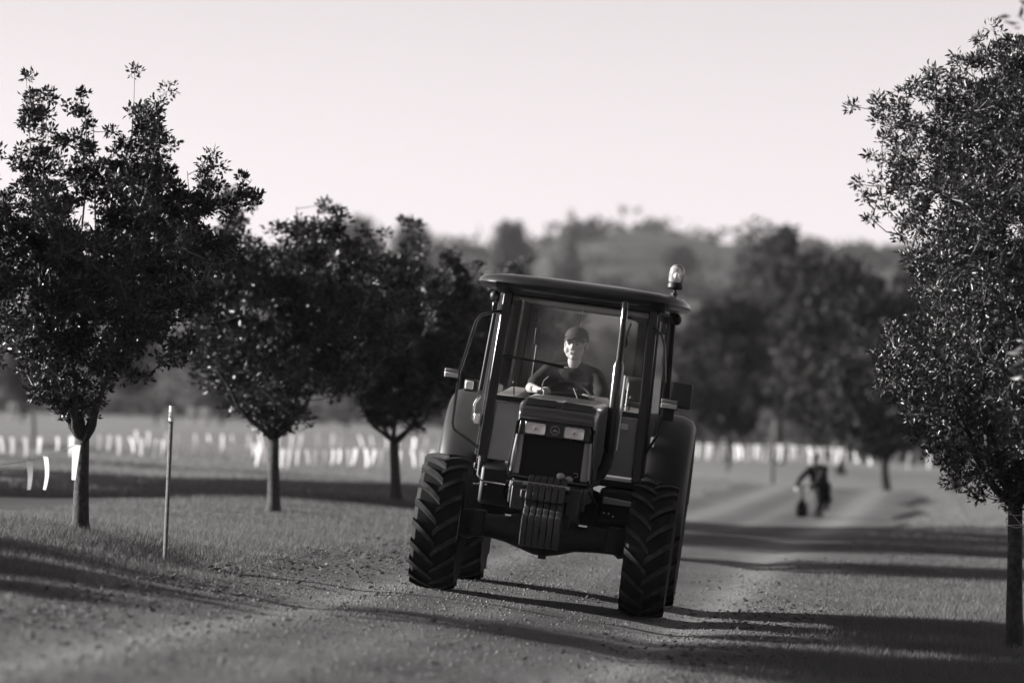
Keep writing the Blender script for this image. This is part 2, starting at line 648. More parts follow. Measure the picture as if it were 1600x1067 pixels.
def make_tree(seed, h0, r0, crown, nt_, nl, leaf, wid, clus, shoots=(), nmain=6, lean=(0, 0), twig_r=0.006, fork=None, sides=5, flat=.8, flare=1.45, auto=0, low=0):
    """crown: list of (z, radius, cx, cy) rings; returns (trunk mesh, limb mesh or None, crown mesh)"""
    rng = np.random.default_rng(seed)
    zs = np.array([c[0] for c in crown])
    rr = np.array([c[1] for c in crown])
    cxs = np.array([c[2] for c in crown])
    cys = np.array([c[3] for c in crown])
    mb = MB()
    top = np.array([lean[0], lean[1], h0])
    tp = [np.array([0, 0, -.12]), np.array([0, 0, 0.0]), np.array([0.01 * r0 / .08, 0, h0 * .12]), top * .5 + rng.normal(size=3) * [r0 * .2, r0 * .2, 0], top]
    mb.tube(tp, [r0 * flare * 1.1, r0 * flare, r0 * 1.1, r0 * .95, r0 * .9], 12)
    tb = MB()
    skel = [top * .98]
    srad = [r0]
    ph = rng.uniform(0, 2 * PI)
    for k in range(nmain):
        a = ph + 2 * PI * k / nmain + rng.normal() * .25
        zt = zs[0] + (zs[-1] - zs[0]) * rng.uniform(.5, .85)
        r_ = np.interp(zt, zs, rr) * rng.uniform(.35, .75)
        e = np.array([np.interp(zt, zs, cxs) + math.cos(a) * r_, np.interp(zt, zs, cys) + math.sin(a) * r_, zt])
        p0 = top - np.array([0, 0, rng.uniform(0, .12) * h0 * .5])
        c1 = p0 + np.array([math.cos(a) * r_ * .7, math.sin(a) * r_ * .7, (zt - h0) * .28])
        ts = np.linspace(0, 1, 9)
        path = [(1 - t) ** 2 * p0 + 2 * t * (1 - t) * c1 + t * t * e + rng.normal(size=3) * .012 * (zt - h0) * (t > 0) for t in ts]
        rad = [max(r0 * .52 * (1 - .86 * t), twig_r) for t in ts]
        mb.tube(path, rad, 7)
        skel += path[1:]
        srad += rad[1:]
    T = []
    while len(T) < nt_:
        z = rng.uniform(zs[0], zs[-1])
        R_ = np.interp(z, zs, rr)
        a = rng.uniform(0, 2 * PI)
        lump = .8 + .2 * math.sin(3 * a + z * 2.1 / max(zs[-1] - zs[0], .1) * 3 + seed) + .13 * math.sin(7 * a + z * 9 / max(zs[-1] - zs[0], .1) + seed * 2)
        q = math.sqrt(rng.uniform(.06, 1))
        if rng.uniform() > R_ / rr.max() + .12:
            continue
        if low and z < zs[0] + .28 * (zs[-1] - zs[0]) and rng.uniform() > low:
            continue
        if low and z > zs[0] + .72 * (zs[-1] - zs[0]) and math.sin(4 * a + seed) + math.sin(z * 5 + 2.3 * a) < .1:
            continue
        T.append((np.interp(z, zs, cxs) + math.cos(a) * R_ * q * lump, np.interp(z, zs, cys) + math.sin(a) * R_ * q * lump, z))
    T = np.array(T)
    T = T[np.argsort(np.linalg.norm(T - top, axis=1))]
    sk = np.zeros((len(skel) + 3 * len(T) + 400, 3))
    n = len(skel)
    sk[:n] = skel
    dirs = []
    for t in T:
        dv = sk[:n] - t
        cost = np.sqrt((dv ** 2).sum(1)) + 1.5 * np.maximum(dv[:, 2] + .1 * np.sqrt((dv[:, :2] ** 2).sum(1)), 0)
        b = sk[np.argmin(cost)]
        mid = (b + t) / 2 + rng.normal(size=3) * .04 * np.linalg.norm(t - b) + np.array([0, 0, -.04 * np.linalg.norm(t - b)])
        tb.tube([b, mid, t], [twig_r * 1.5, twig_r, twig_r * .6], 4 if sides > 4 else 3, cap=False)
        sk[n], sk[n + 1] = mid, t
        n += 2
        dirs.append(t - b)
    dirs = unit(np.array(dirs) + [0, 0, .1])
    C, DI = [T], [dirs]
    shoots = list(shoots)
    up_ = T[T[:, 2] > zs[0] + .5 * (zs[-1] - zs[0])]
    for k in range(auto):
        b_ = up_[rng.integers(len(up_))]
        L_ = rng.uniform(.3, .62)
        tp_ = b_ + np.array([(b_[0] - top[0]) * .22, (b_[1] - top[1]) * .22, L_]) + rng.normal(size=3) * .04
        shoots.append((b_, tp_, int(rng.integers(5, 10)), .06))
    for (base, tip, kk, sp) in shoots:
        kk = int(kk * 1.45)          # upright leaders with tufts along them
        base, tip = np.array(base), np.array(tip)
        L_ = np.linalg.norm(tip - base)
        bend = rng.normal(size=3) * .03
        path = [base + (tip - base) * t + bend * math.sin(PI * t) for t in np.linspace(0, 1, 6)]
        tb.tube(path, [twig_r * 1.8 * (1 - .75 * t) for t in np.linspace(0, 1, 6)], 5, cap=False)
        ts = np.sort(rng.uniform(.25, 1, kk))
        ts[-1] = 1
        cc = np.array([base + (tip - base) * t + bend * math.sin(PI * t) for t in ts]) + rng.normal(size=(kk, 3)) * sp * [1, 1, .4]
        for c_, t in zip(cc, ts):
            b = base + (tip - base) * (t - .03)
            tb.tube([b, c_], [twig_r * .8, twig_r * .5], 3, cap=False)
        C.append(cc)
        DI.append(np.repeat(unit(tip - base)[None], kk, 0))
    C = np.concatenate(C)
    DI = np.concatenate(DI)
    cs = clus * rng.uniform(.65, 1.3, len(C))
    P = np.repeat(C, nl, 0)
    Dd = np.repeat(DI, nl, 0)
    cs = np.repeat(cs, nl)[:, None]
    off = rng.normal(size=P.shape)
    off *= (rng.uniform(0, 1, (len(P), 1)) ** .5) / (np.linalg.norm(off, axis=1, keepdims=True) + 1e-9)
    off[:, 2] *= flat
    P = P + off * cs * .8
    D = unit(off * 1.0 + Dd * .45 + rng.normal(size=P.shape) * .45 + [0, 0, -.12])
    L = leaf * rng.uniform(.65, 1.35, len(P))
    cm = leaves_mesh('crown', P, D, L, L * wid, rng)
    return mb, tb, cm


def tree(name, x, y, meshes, label, cat='tree', group=None, leafm='leaf', rz=0.0, sc=1.0, z=None, scz=None):
    o = empty(name, (x, y, gz1(x, y) if z is None else z), rz)
    o.scale = (sc, sc, scz or sc)
    tag(o, label, cat, group)
    tm, lm, cm = meshes
    t = link('trunk', tm, M['bark'], o)
    if lm is not None:
        link('twigs', lm, M['twig'], o)['kind'] = 'stuff'
    c = link('crown', cm, M[leafm], o)
    return o


def bake(tri):
    mb, tb, cm = tri
    out = []
    for nm, b in (('trunk', mb), ('twigs', tb)):
        me = bpy.data.meshes.new(nm)
        me.from_pydata(b.v, [], b.f)
        me.polygons.foreach_set('use_smooth', [True] * len(me.polygons))
        out.append(me)
    return out[0], out[1], cm


TA = 'young trees along the left side of the road'
TB_ = 'young trees along the right side of the road'
# tree beside the stake
p1 = pt(125, 832, 30.5)
shoots1 = [((-.38, .0, 2.4), (-.44, .05, 3.62), 16, .07), ((-.28, -.05, 2.4), (-.30, .0, 3.5), 10, .07), ((.0, .1, 2.4), (.0, .1, 3.52), 9, .08),
           ((.12, 0, 2.4), (.10, .0, 3.3), 8, .07), ((.28, .1, 2.3), (.42, .1, 3.70), 15, .11), ((.42, 0, 2.2), (.52, 0, 3.30), 12, .09),
           ((.5, .1, 2.2), (.62, .1, 3.05), 8, .08), ((-.62, .1, 2.2), (-.7, .1, 3.0), 8, .08), ((.8, 0, 2.0), (1.08, 0, 2.88), 10, .08),
           ((1.0, .05, 2.0), (1.36, .05, 2.80), 12, .08), ((.9, 0, 1.9), (.85, 0, 2.86), 8, .08)]
tA = bake(make_tree(11, .74, .062, [(.9, .15, 0, 0), (1.05, .42, -.05, 0), (1.3, .78, -.02, 0), (1.7, 1.14, .1, 0), (2.2, 1.32, .16, 0), (2.6, 1.05, .14, 0), (2.92, .5, .1, 0)],
                   960, 56, .042, .25, .084, shoots1, nmain=7, auto=16, low=.5, lean=(.02, 0), twig_r=.005))
tree('young_tree', p1[0], p1[1], tA, 'young tree with tall ragged top shoots, left of the thin stake', group=TA)

generic = [(.86, .15, 0, 0), (1.05, .45, 0, 0), (1.35, .9, .03, 0), (1.8, 1.3, 0, 0), (2.3, 1.38, 0, 0), (2.7, .98, 0, 0), (3.0, .4, 0, 0)]
shg = [((.2, .1, 2.3), (.3, .1, 3.25), 8, .1), ((-.3, 0, 2.3), (-.42, .1, 3.1), 8, .1), ((.6, 0, 2.0), (.82, 0, 2.75), 7, .1), ((-.6, .1, 2.0), (-.8, .1, 2.7), 7, .1), ((0, -.3, 2.2), (.05, -.4, 3.0), 6, .1)]
tB = bake(make_tree(23, .78, .056, generic, 640, 50, .055, .25, .115, shg, nmain=6, auto=18, low=.5))
tC = bake(make_tree(37, .74, .054, generic, 640, 50, .055, .25, .115, shg[:3], nmain=6, lean=(.05, 0), auto=18, low=.5))
for (px, py, d, ms, rz, sc, lab) in (
        (427, 801, 43.0, tB, 0.6, 1.06, 'young tree second in the left row, between the stake and the tractor'),
        (620, 784, 48.6, tC, 2.2, 1.03, 'young tree with a thin curved trunk just left of the tractor'),
        (752, 772, 57.0, tB, 3.7, 1.0, 'dark young tree half hidden behind the tractor cab')):
    p = pt(px, py, d)
    tree('young_tree', p[0], p[1], ms, lab, group=TA, rz=rz, sc=sc * 1.18, scz=sc)
# rows carry on outside the frame; these throw the shade over the verge and the field
for (x, y, ms, rz, sc, lab) in (
        (-4.38, 17.6, tC, 2.6, 1.1, 'young tree nearest the camera in the left row, only its leaf tips in view'),):
    tree('young_tree', x, y, ms, lab, group=TA, rz=rz, sc=sc)
OUT = 'trees in the field to the left, outside the picture'
for (x, y, ms, rz, sc) in ((-17, 76, tC, 4, 1.3), (-24, 95, tB, 0, 1.5)):
    tree('young_tree', x, y, ms, 'leafy tree in the field left of the road, beyond the picture edge', group=OUT, rz=rz, sc=sc)

# the full tree on the right
pR = pt(1582, 1018, 30.0)
crownR = []
for (z_, lx) in ((1.14, .10), (1.34, .41), (1.64, .74), (1.95, 1.02), (2.29, 1.20), (2.5, 1.16), (2.7, .98), (3.0, 1.10), (3.44, 1.26), (3.74, 1.28), (4.1, .98), (4.34, .86), (4.5, .52), (4.8, .1)):
    crownR.append((z_, lx + .53, .40, .0))
shR = [((.0, 0, 3.9), (-.12, -.05, 4.78), 8, .07), ((-.5, 0, 3.6), (-.62, 0, 4.45), 9, .09), ((-.8, 0, 3.4), (-1.02, 0, 4.25), 9, .08)]
tR = bake(make_tree(53, 1.18, .063, crownR, 3000, 54, .047, .18, .095, shR, nmain=9, lean=(.02, 0), twig_r=.005, flare=1.2))
tree('bushy_tree', pR[0], pR[1], tR, 'dense glossy leaved tree at the right edge with pale cord round its trunk', group=TB_, leafm='leaf_gloss')
tree('bushy_tree', 4.5, 23.6, bake(make_tree(59, 1.25, .08, [(c[0] * 1.05, c[1] * 1.18, c[2], c[3]) for c in crownR], 900, 44, .085, .15, .16, (), nmain=8)),
     'blurred near tree whose leaves just enter at the right edge', group=TB_, leafm='leaf_gloss')


# ------------------------------------------------------------------ far trees
def far_tree(seed, H, crown, nt_, nl, leaf, clus, r0, h0, nmain=5):
    return bake(make_tree(seed, h0, r0, crown, nt_, nl, leaf, .3, clus, (), nmain=nmain, twig_r=.02, sides=3))


fB = far_tree(71, 9, [(2.2, 1.2, 0, 0), (3.2, 2.8, 0, 0), (4.8, 3.3, 0, 0), (6.5, 2.9, .2, 0), (8, 1.9, .1, 0), (9.2, .8, -.3, 0)], 230, 46, .27, .62, .2, 2.0)
fC = far_tree(73, 5, [(1.0, .7, 0, 0), (1.7, 1.5, 0, 0), (2.6, 1.75, 0, 0), (3.7, 1.45, 0, 0), (4.6, .8, 0, 0)], 300, 26, .2, .36, .13, 1.0)
fD = far_tree(79, 8, [(1.0, .8, 0, 0), (2.2, 2.6, 0, 0), (4.0, 3.6, 0, 0), (6.0, 3.2, 0, 0), (7.4, 1.6, 0, 0)], 380, 24, .36, .7, .22, .9)
fE = far_tree(83, 12, [(1.5, .9, 0, 0), (3, 1.9, 0, 0), (5, 2.1, .3, 0), (6.5, 1.3, .2, 0), (7.5, .8, -.2, 0), (9.0, .55, -.3, 0), (10.4, .2, -.3, 0)], 130, 26, .4, .6, .13, 1.5, 4)
fG = bake(make_tree(97, 2.75, .11, [(2.9, .9, 0, 0), (3.3, 2.0, 0, 0), (4.0, 2.5, 0, 0), (5.2, 2.2, 0, 0), (6.2, 1.0, 0, 0)], 420, 26, .22, .3, .4, (), nmain=7, twig_r=.015, sides=3))
tree('field_tree', -10.0, 28.4, fG, 'unseen high crowned tree added left of the road for its shade', group=OUT, leafm='leaf_far', rz=1.0)  # unseen tree, crown lifted so its shade lands across the road
for (x, y, rz, sc) in ((-12.7, 26.0, 0, .57), (-12.4, 27.6, 2, .59), (-12.6, 29.1, 4, .57), (-13, 50, 1, 1.42), (-13.4, 54.4, 2, 1.5), (-13, 58.8, 3, 1.42), (-13.6, 63, 4, 1.5)):  # unseen trees sized and spaced to shade the verge and field
    tree('field_tree', x, y, fC, 'unseen rounded tree placed in the field left of the road for its shade', group=OUT, leafm='leaf_dark', rz=rz, sc=sc)
for (x, y, ms, rz, sc) in ((-7, -9, fB, 1, 1.1), (6, -10, fD, 2, 1.2), (-16, -14, fD, 3, 1.3), (15, -13, fB, 4, 1.2), (-1, -24, fD, 5, 1.5), (-28, -20, fB, 0, 1.4), (27, -20, fD, 2.5, 1.4)):  # unseen trees added to darken reflections on the tractor front
    tree('field_tree', x, y, ms, 'unseen large tree added behind the photographer', group='unseen trees added behind the photographer to darken reflections', leafm='leaf_far', rz=rz, sc=sc)
FT = 'trees beyond the far end of the road'
spots = [
    (1215, 724, 150, fB, 0.3, 1.0, 'leaf_far', 'broad tall tree standing in the middle distance right of the beacon'),
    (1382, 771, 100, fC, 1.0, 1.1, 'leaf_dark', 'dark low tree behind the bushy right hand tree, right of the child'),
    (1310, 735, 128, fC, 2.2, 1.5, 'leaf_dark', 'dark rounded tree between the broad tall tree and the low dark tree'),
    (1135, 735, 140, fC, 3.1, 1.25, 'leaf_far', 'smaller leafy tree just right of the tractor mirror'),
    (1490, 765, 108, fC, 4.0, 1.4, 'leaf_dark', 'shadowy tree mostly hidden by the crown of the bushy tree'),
    (1075, 725, 190, fD, .6, .75, 'leaf_far', 'grey green tree behind the tractor fender'),
    (1420, 728, 170, fB, 2.6, .9, 'leaf_far', 'tall far tree peering over the dark rounded trees'),
    (985, 700, 210, fD, 1.9, .8, 'leaf_far', 'rounded tree seen through the cab glass'),
    (870, 695, 220, fD, 4.4, .85, 'leaf_far', 'spreading tree seen behind the driver'),
    (560, 655, 260, fD, 2.0, .8, 'leaf_far', 'tree on the far field edge between two young trees'),
    (350, 652, 240, fD, 3.0, .8, 'leaf_far', 'tree on the far field edge under the second young tree'),
    (200, 648, 250, fB, 1.2, .75, 'leaf_far', 'tree on the far field edge behind the stake'),
    (40, 645, 230, fD, 5.0, .8, 'leaf_far', 'tree at the far left end of the field'),
    (690, 668, 280, fB, 5.2, .7, 'leaf_far', 'tree on the far field edge left of the cab roof'),
]
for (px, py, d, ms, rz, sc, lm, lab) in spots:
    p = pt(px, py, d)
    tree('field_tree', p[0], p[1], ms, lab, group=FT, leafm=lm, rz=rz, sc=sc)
HT = 'trees standing on the hillside'
hts = [
    (800, 424, 560, fC, .5, 1.9, 1.7, 'round headed tree on the skyline left of the cab roof centre'),
    (893, 425, 540, fE, 1.0, .82, .82, 'tree with a slim ragged spire on the skyline above the cab'),
    (880, 440, 530, fD, 3.0, .85, .7, 'low spreading tree at the foot of the slim spired tree'),
    (1062, 418, 600, fD, 3.6, .95, .62, 'dark dome shaped tree on the slope left of the beacon'),
    (560, 450, 480, fD, 1.6, 1.25, 1.15, 'huge pale rounded tree rising behind the third young tree'),
    (640, 455, 490, fD, 4.6, 1.15, 1.12, 'second pale rounded tree just right of the huge one'),
    (735, 440, 560, fD, 2.9, .7, .6, 'small hillside tree left of the cab roof end'),
]
for (px, py, d, ms, rz, sc, scz, lab) in hts:
    x = (px - 800) / FPX * d
    z = CAMZ - (py - HORY) / FPX * d
    zz = float(hill_z(np.array([x]), np.array([float(d)]))[0])
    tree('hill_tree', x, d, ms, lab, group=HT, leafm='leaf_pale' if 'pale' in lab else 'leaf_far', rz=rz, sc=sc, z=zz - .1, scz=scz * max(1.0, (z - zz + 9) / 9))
# woods along the ridge and slopes: a mass nobody could count
rng = np.random.default_rng(91)
wx = rng.uniform(-110, 150, 900)
wy = 560 + rng.beta(5, 1.2, 900) * 240
keep = (np.sin(wx * .09 + 1) + np.sin(wy * .05 + wx * .03) + rng.normal(size=900) * .7) > .1
wx, wy = wx[keep], wy[keep]
wz = hill_z(wx, wy)
k = 26
P = np.repeat(np.stack([wx, wy, wz + 1.8], -1), k, 0)
off = unit(rng.normal(size=P.shape)) * rng.uniform(.5, 1, (len(P), 1)) * np.repeat(rng.uniform(1.4, 3.0, len(wx)), k)[:, None]
off[:, 2] *= .85
wm = leaves_mesh('woods', P + off, unit(off + rng.normal(size=P.shape) * .8), np.full(len(P), 1.6), np.full(len(P), .6), rng)
hx = np.concatenate([rng.uniform(-70, 110, 260), rng.uniform(5, 60, 110), rng.uniform(-60, 30, 80)])
hy = np.concatenate([rng.uniform(420, 700, 260), 585 + rng.normal(size=110) * 2, 505 + rng.normal(size=80) * 2])
P2 = np.repeat(np.stack([hx, hy, hill_z(hx, hy) + .8], -1), 22, 0)
o2 = unit(rng.normal(size=P2.shape)) * rng.uniform(.4, 1, (len(P2), 1)) * np.repeat(rng.uniform(.7, 2.2, len(hx)), 22)[:, None]
tag(link('bushes', leaves_mesh('bushes', P2 + o2, unit(o2 + rng.normal(size=P2.shape) * .8), np.full(len(P2), 1.2), np.full(len(P2), .45), rng), M['leaf_far']), 'scattered bushes and hedge lines across the hillside pasture', 'bushes', kind='stuff')
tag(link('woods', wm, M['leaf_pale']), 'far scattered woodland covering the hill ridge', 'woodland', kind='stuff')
# undergrowth along the far field edge
wx = np.concatenate([rng.uniform(-75, -10, 260), rng.uniform(-10, 70, 330), rng.uniform(16, 40, 120)])
wy = np.concatenate([rng.uniform(255, 330, 260), rng.uniform(225, 330, 330), rng.uniform(170, 210, 120)])
wz = gz(wx, wy)
P = np.repeat(np.stack([wx, wy, wz + .9], -1), 34, 0)
off = unit(rng.normal(size=P.shape)) * rng.uniform(.4, 1, (len(P), 1)) * np.repeat(rng.uniform(1.0, 2.6, len(wx)), 34)[:, None]
wm = leaves_mesh('undergrowth', P + off, unit(off + rng.normal(size=P.shape) * .8), np.full(len(P), .7), np.full(len(P), .25), rng)
tag(link('undergrowth', wm, M['leaf_far']), 'tangled dark scrub along the far edge of the field', 'scrub', kind='stuff')

# ------------------------------------------------------------------ grass, stones, litter
rng = np.random.default_rng(17)


def blades(name, n, region, hgt, wdt, label, spread_=.5, m='blade'):
    x, y = region(n)
    z = gz(x, y)
    nb = len(x)
    hh = hgt * rng.uniform(.5, 1.4, nb) * (1 + .5 * np.sin(x * 1.7 + y * .9) * np.sin(y * 1.3))
    d = rng.normal(size=(nb, 2)) * spread_
    a = rng.uniform(0, PI, nb)
    b = np.stack([np.cos(a), np.sin(a)], -1) * wdt
    base = np.stack([x, y, z - .005], -1)
    t = base.copy()
    t[:, 0] += d[:, 0] * hh
    t[:, 1] += d[:, 1] * hh
    t[:, 2] += hh
    v = np.stack([base + np.pad(b, ((0, 0), (0, 1))), base - np.pad(b, ((0, 0), (0, 1))), t], 1)
    me = mesh_np(name, v.reshape(-1, 3), np.arange(3 * nb).reshape(-1, 3))
    return tag(link(name, me, M[m]), label, 'grass', kind='stuff')


def left_verge(n):
    y = 17 + 33 * rng.beta(1.1, 1.6, n)
    x0 = -3.55 + .12 * (y - 31.6)
    e = 1.45 + .18 * np.sin(y * .7) + .12 * np.sin(y * 1.9 + 1)
    s = e + np.abs(rng.normal(size=n)) * .12 - rng.uniform(0, 4.2, n) ** 1.0
    x = x0 + s
    k = (x > -.145 * y - .4)
    return x[k], y[k]


def right_verge(n):
    y = 20 + 42 * rng.beta(1.1, 1.7, n)
    x0 = -3.55 + .12 * (y - 31.6)
    e = 5.9 + .2 * np.sin(y * .55 + 2) + .15 * np.sin(y * 1.7)
    x = x0 + e - np.abs(rng.normal(size=n)) * .16 + rng.uniform(0, 5, n)
    k = (x < .15 * y + .4)
    return x[k], y[k]


def strip(n):   # tufts in the loose edges of the road
    y = 18 + 40 * rng.beta(1.1, 1.6, n)
    x0 = -3.55 + .12 * (y - 31.6)
    s = np.where(rng.uniform(size=n) < .5, 1.4 + rng.gamma(1.3, .22, n), 5.95 - rng.gamma(1.5, .4, n))
    k = np.sin(s * 9 + y * 2.1) + np.sin(y * 5.3) > .5
    return (x0 + s)[k], y[k]


def field(n):
    y = 48 + 62 * rng.beta(1, 1.4, n)
    x = rng.uniform(-.15, .15, n) * y
    s = side(x, y)
    k = (s < 1.5) | (s > 5.8)
    return x[k], y[k]


blades('verge_grass', 330000, left_verge, .050, .0032, 'short rough grass on the left verge under the young trees')
blades('roadside_grass', 330000, right_verge, .05, .0032, 'short sunlit grass on the right verge of the road')
blades('tufted_grass', 60000, strip, .03, .003, 'thin grass tufts in the loose road edges')
blades('field_grass', 200000, field, .07, .008, 'mown field grass beyond the tree row', m='blade_sunlit')

OCT = np.array([[1, 0, 0], [0, 1, 0], [-1, 0, 0], [0, -1, 0], [0, 0, 1], [0, 0, -1]], float)
OF = np.array([[0, 1, 4], [1, 2, 4], [2, 3, 4], [3, 0, 4], [1, 0, 5], [2, 1, 5], [3, 2, 5], [0, 3, 5]])


def stones(name, n, region, smin, smax, m, label):
    x, y = region(n)
    q = len(x)
    r = smin * (smax / smin) ** (rng.uniform(0, 1, q) ** 2.6)
    sc = r[:, None] * rng.uniform(.6, 1.2, (q, 3)) * [1, 1, .7]
    a = rng.uniform(0, 2 * PI, q)
    v = OCT[None] * sc[:, None, :] + rng.normal(size=(q, 6, 3)) * r[:, None, None] * .18
    ca, sa = np.cos(a)[:, None], np.sin(a)[:, None]
    vx = v[..., 0] * ca - v[..., 1] * sa
    vy = v[..., 0] * sa + v[..., 1] * ca
    v = np.stack([vx + x[:, None], vy + y[:, None], v[..., 2] + gz(x, y)[:, None] + .014 + r[:, None] * .15], -1)
    f = (np.arange(q)[:, None, None] * 6 + OF[None]).reshape(-1, 3)
    return tag(link(name, mesh_np(name, v.reshape(-1, 3), f), m), label, 'gravel', kind='stuff')


def on_road(n):
    y = 16 + 40 * rng.beta(1.1, 1.5, n)
    s = rng.uniform(1.3, 6.1, n)
    d = .35 + .65 * (np.sin(s * 2.2 + 1.0 + .3 * np.sin(y * .5)) * .5 + .5)
    k = rng.uniform(size=n) < d
    return (s - 3.55 + .12 * (y - 31.6))[k], y[k]


stones('gravel', 120000, on_road, .0022, .014, M['stone'], 'loose gravel stones scattered over the dirt road')


# fallen leaves and clods along the road edge
def on_edge(n):
    y = 17 + 28 * rng.beta(1.1, 1.5, n)
    s = np.where(rng.uniform(size=n) < .6, 1.2 + rng.gamma(2, .35, n), 6.2 - rng.gamma(2, .45, n))
    return s - 3.55 + .12 * (y - 31.6), y


x, y = on_edge(5000)
P = np.stack([x, y, gz(x, y) + .018], -1)
D = unit(np.concatenate([rng.normal(size=(len(x), 2)), rng.normal(size=(len(x), 1)) * .25], 1))
L = rng.uniform(.02, .06, len(x))
tag(link('leaf_litter', leaves_mesh('leaf_litter', P, D, L, L * .25, rng), M['litter']), 'dead leaves scattered along both road edges', 'leaf litter', kind='stuff')


# ------------------------------------------------------------------ stake, posts, bunting
def stake():
    b, t = Vector(pt(258, 878, 30.0)), Vector(pt(268.5, 634, 30.0))
    b.z = gz1(b.x, b.y)
    o = empty('garden_stake', b)
    d = t - b
    m = MB().tube([-d * .1, d * .93], .0165, 8)
    obj('shaft', m, M['stake'], o)
    obj('sleeve', MB().tube([d * .9, d * 1.0], .0195, 8), M['stake_top'], o)
    tag(o, 'thin leaning metal stake with a white sleeved top at the left road edge', 'stake')


stake()

PN = None


def pennant_mesh():
    m = MB()
    rows = 6
    vs = []
    for i in range(rows):
        t = i / (rows - 1)
        w_ = .036 * (1 - .55 * t)
        bend = .02 * math.sin(t * 3)
        vs += [(-w_, bend, -t * .27), (w_, bend + .012, -t * .27)]
    m.add(vs, [(2 * i, 2 * i + 1, 2 * i + 3, 2 * i + 2) for i in range(rows - 1)])
    me = bpy.data.meshes.new('pennant')
    me.from_pydata(m.v, [], m.f)
    me.materials.append(M['cloth'])
    return me


PEN = pennant_mesh()
BG = 'strings of white pennants tied from tree to tree'


def bunting(a, b, n, sag, label, sc=1.0, t0=.04, t1=.97):
    a, b = Vector(a), Vector(b)
    o = empty('bunting', a)
    tag(o, label, 'bunting', BG)
    def P(t):
        return (b - a) * t + Vector((0, 0, -sag * 4 * t * (1 - t)))
    c = obj('cord', MB().tube([P(t) for t in np.linspace(0, 1, 17)], .003, 5), M['cord'], o)
    for i in range(n):
        t = t0 + (t1 - t0) * (i + rng.uniform(-.3, .3)) / max(n - 1, 1)
        f = link('pennant', PEN, None, o)
        f.location = P(t)
        s_ = sc * rng.uniform(.8, 1.1)
        f.scale = (s_ * rng.uniform(.7, 1.1), s_, s_)
        f.rotation_euler = (rng.normal() * .12, .08 + rng.normal() * .06, -.6 + rng.normal() * .3)


K1 = (p1[0] + .03, p1[1] - .09, CAMZ - (690 - HORY) / FPX * 30.4)
def fk(px, py, d):
    return ((px - 800) / FPX * d, d - .1, CAMZ - (py - HORY) / FPX * d)
bunting(fk(-160, 712, 24.5), K1, 6, .12, 'pennant string coming in from the left edge to the tree by the stake', t1=1.0)
bunting(fk(-60, 678, 70), fk(160, 678, 72), 10, .06, 'pennant string from the left picture edge to behind the first young tree', 1.22)
bunting(fk(160, 678, 72), fk(430, 690, 76), 16, .06, 'pennant string behind the stake, between the first two trunks', 1.22)
bunting(fk(395, 698, 70), fk(560, 700, 73), 13, .04, 'pennant string behind the second young trunk', 1.22)
bunting(fk(560, 700, 73), fk(752, 702, 76), 13, .04, 'pennant string behind the third young trunk running to the tractor', 1.22)
bunting(fk(200, 672, 88), fk(480, 678, 90), 13, .06, 'far pennant string behind the stake and second tree', 1.25)
bunting(fk(480, 674, 90), fk(760, 684, 94), 13, .05, 'far pennant string behind the third tree', 1.25)
bunting(fk(1050, 688, 104), fk(1215, 694, 108), 15, .05, 'blurred white pennant string left of the child by the tractor wheel', 1.7)
bunting(fk(1215, 694, 108), fk(1380, 700, 104), 15, .05, 'blurred white pennant string right above the child', 1.7)
bunting(fk(1380, 702, 104), fk(1600, 722, 108), 7, .05, 'sparse white pennant string below the bushy right tree', 1.6)
# pennant at the fork of the first tree
# cord tied round the right-hand trunk
rt = MB()
c0 = Vector((pR[0] + .02, pR[1], gz1(pR[0], pR[1])))
for zc_, tl in ((1.10, .1), (.98, -.05), (1.02, .15)):
    rt.tube([c0 + Vector((.075 * math.cos(a), .075 * math.sin(a), zc_ + tl * .3 * math.sin(a))) for a in np.linspace(0, 2 * PI, 17)], .0035, 5)
rt.tube([c0 + Vector((-.07, -.04, 1.12)), c0 + Vector((.05, -.1, .98)), c0 + Vector((.4, -.3, .72))], .003, 5)
tag(obj('tie_cord', rt, M['cord']), 'pale cord wound round the trunk of the right edge tree', 'cord')

FP = 'old posts beyond the road'
for (px, py, d, h, lab) in ((1206, 766, 106, 1.25, 'slim dark post left of the child on the far verge'), (52, 690, 100, .75, 'short dark post in the left field'),
                            (1136, 735, 120, .7, 'short post behind the tractor mirror')):
    p = pt(px, py, d)
    z = gz1(p[0], p[1])
    o = empty('post', (p[0], p[1], z))
    obj('shaft', MB().tube([(0, 0, -.1), (.01, 0, h * .5), (0, 0, h)], [.06, .055, .05], 8), M['post'], o)
    obj('cap', MB().lathe([(.001, h + .03), (.05, h + .02), (.06, h), (.001, h - .005)], (0, 0, 0), 'z', 8), M['post'], o)
    tag(o, lab, 'post', FP)
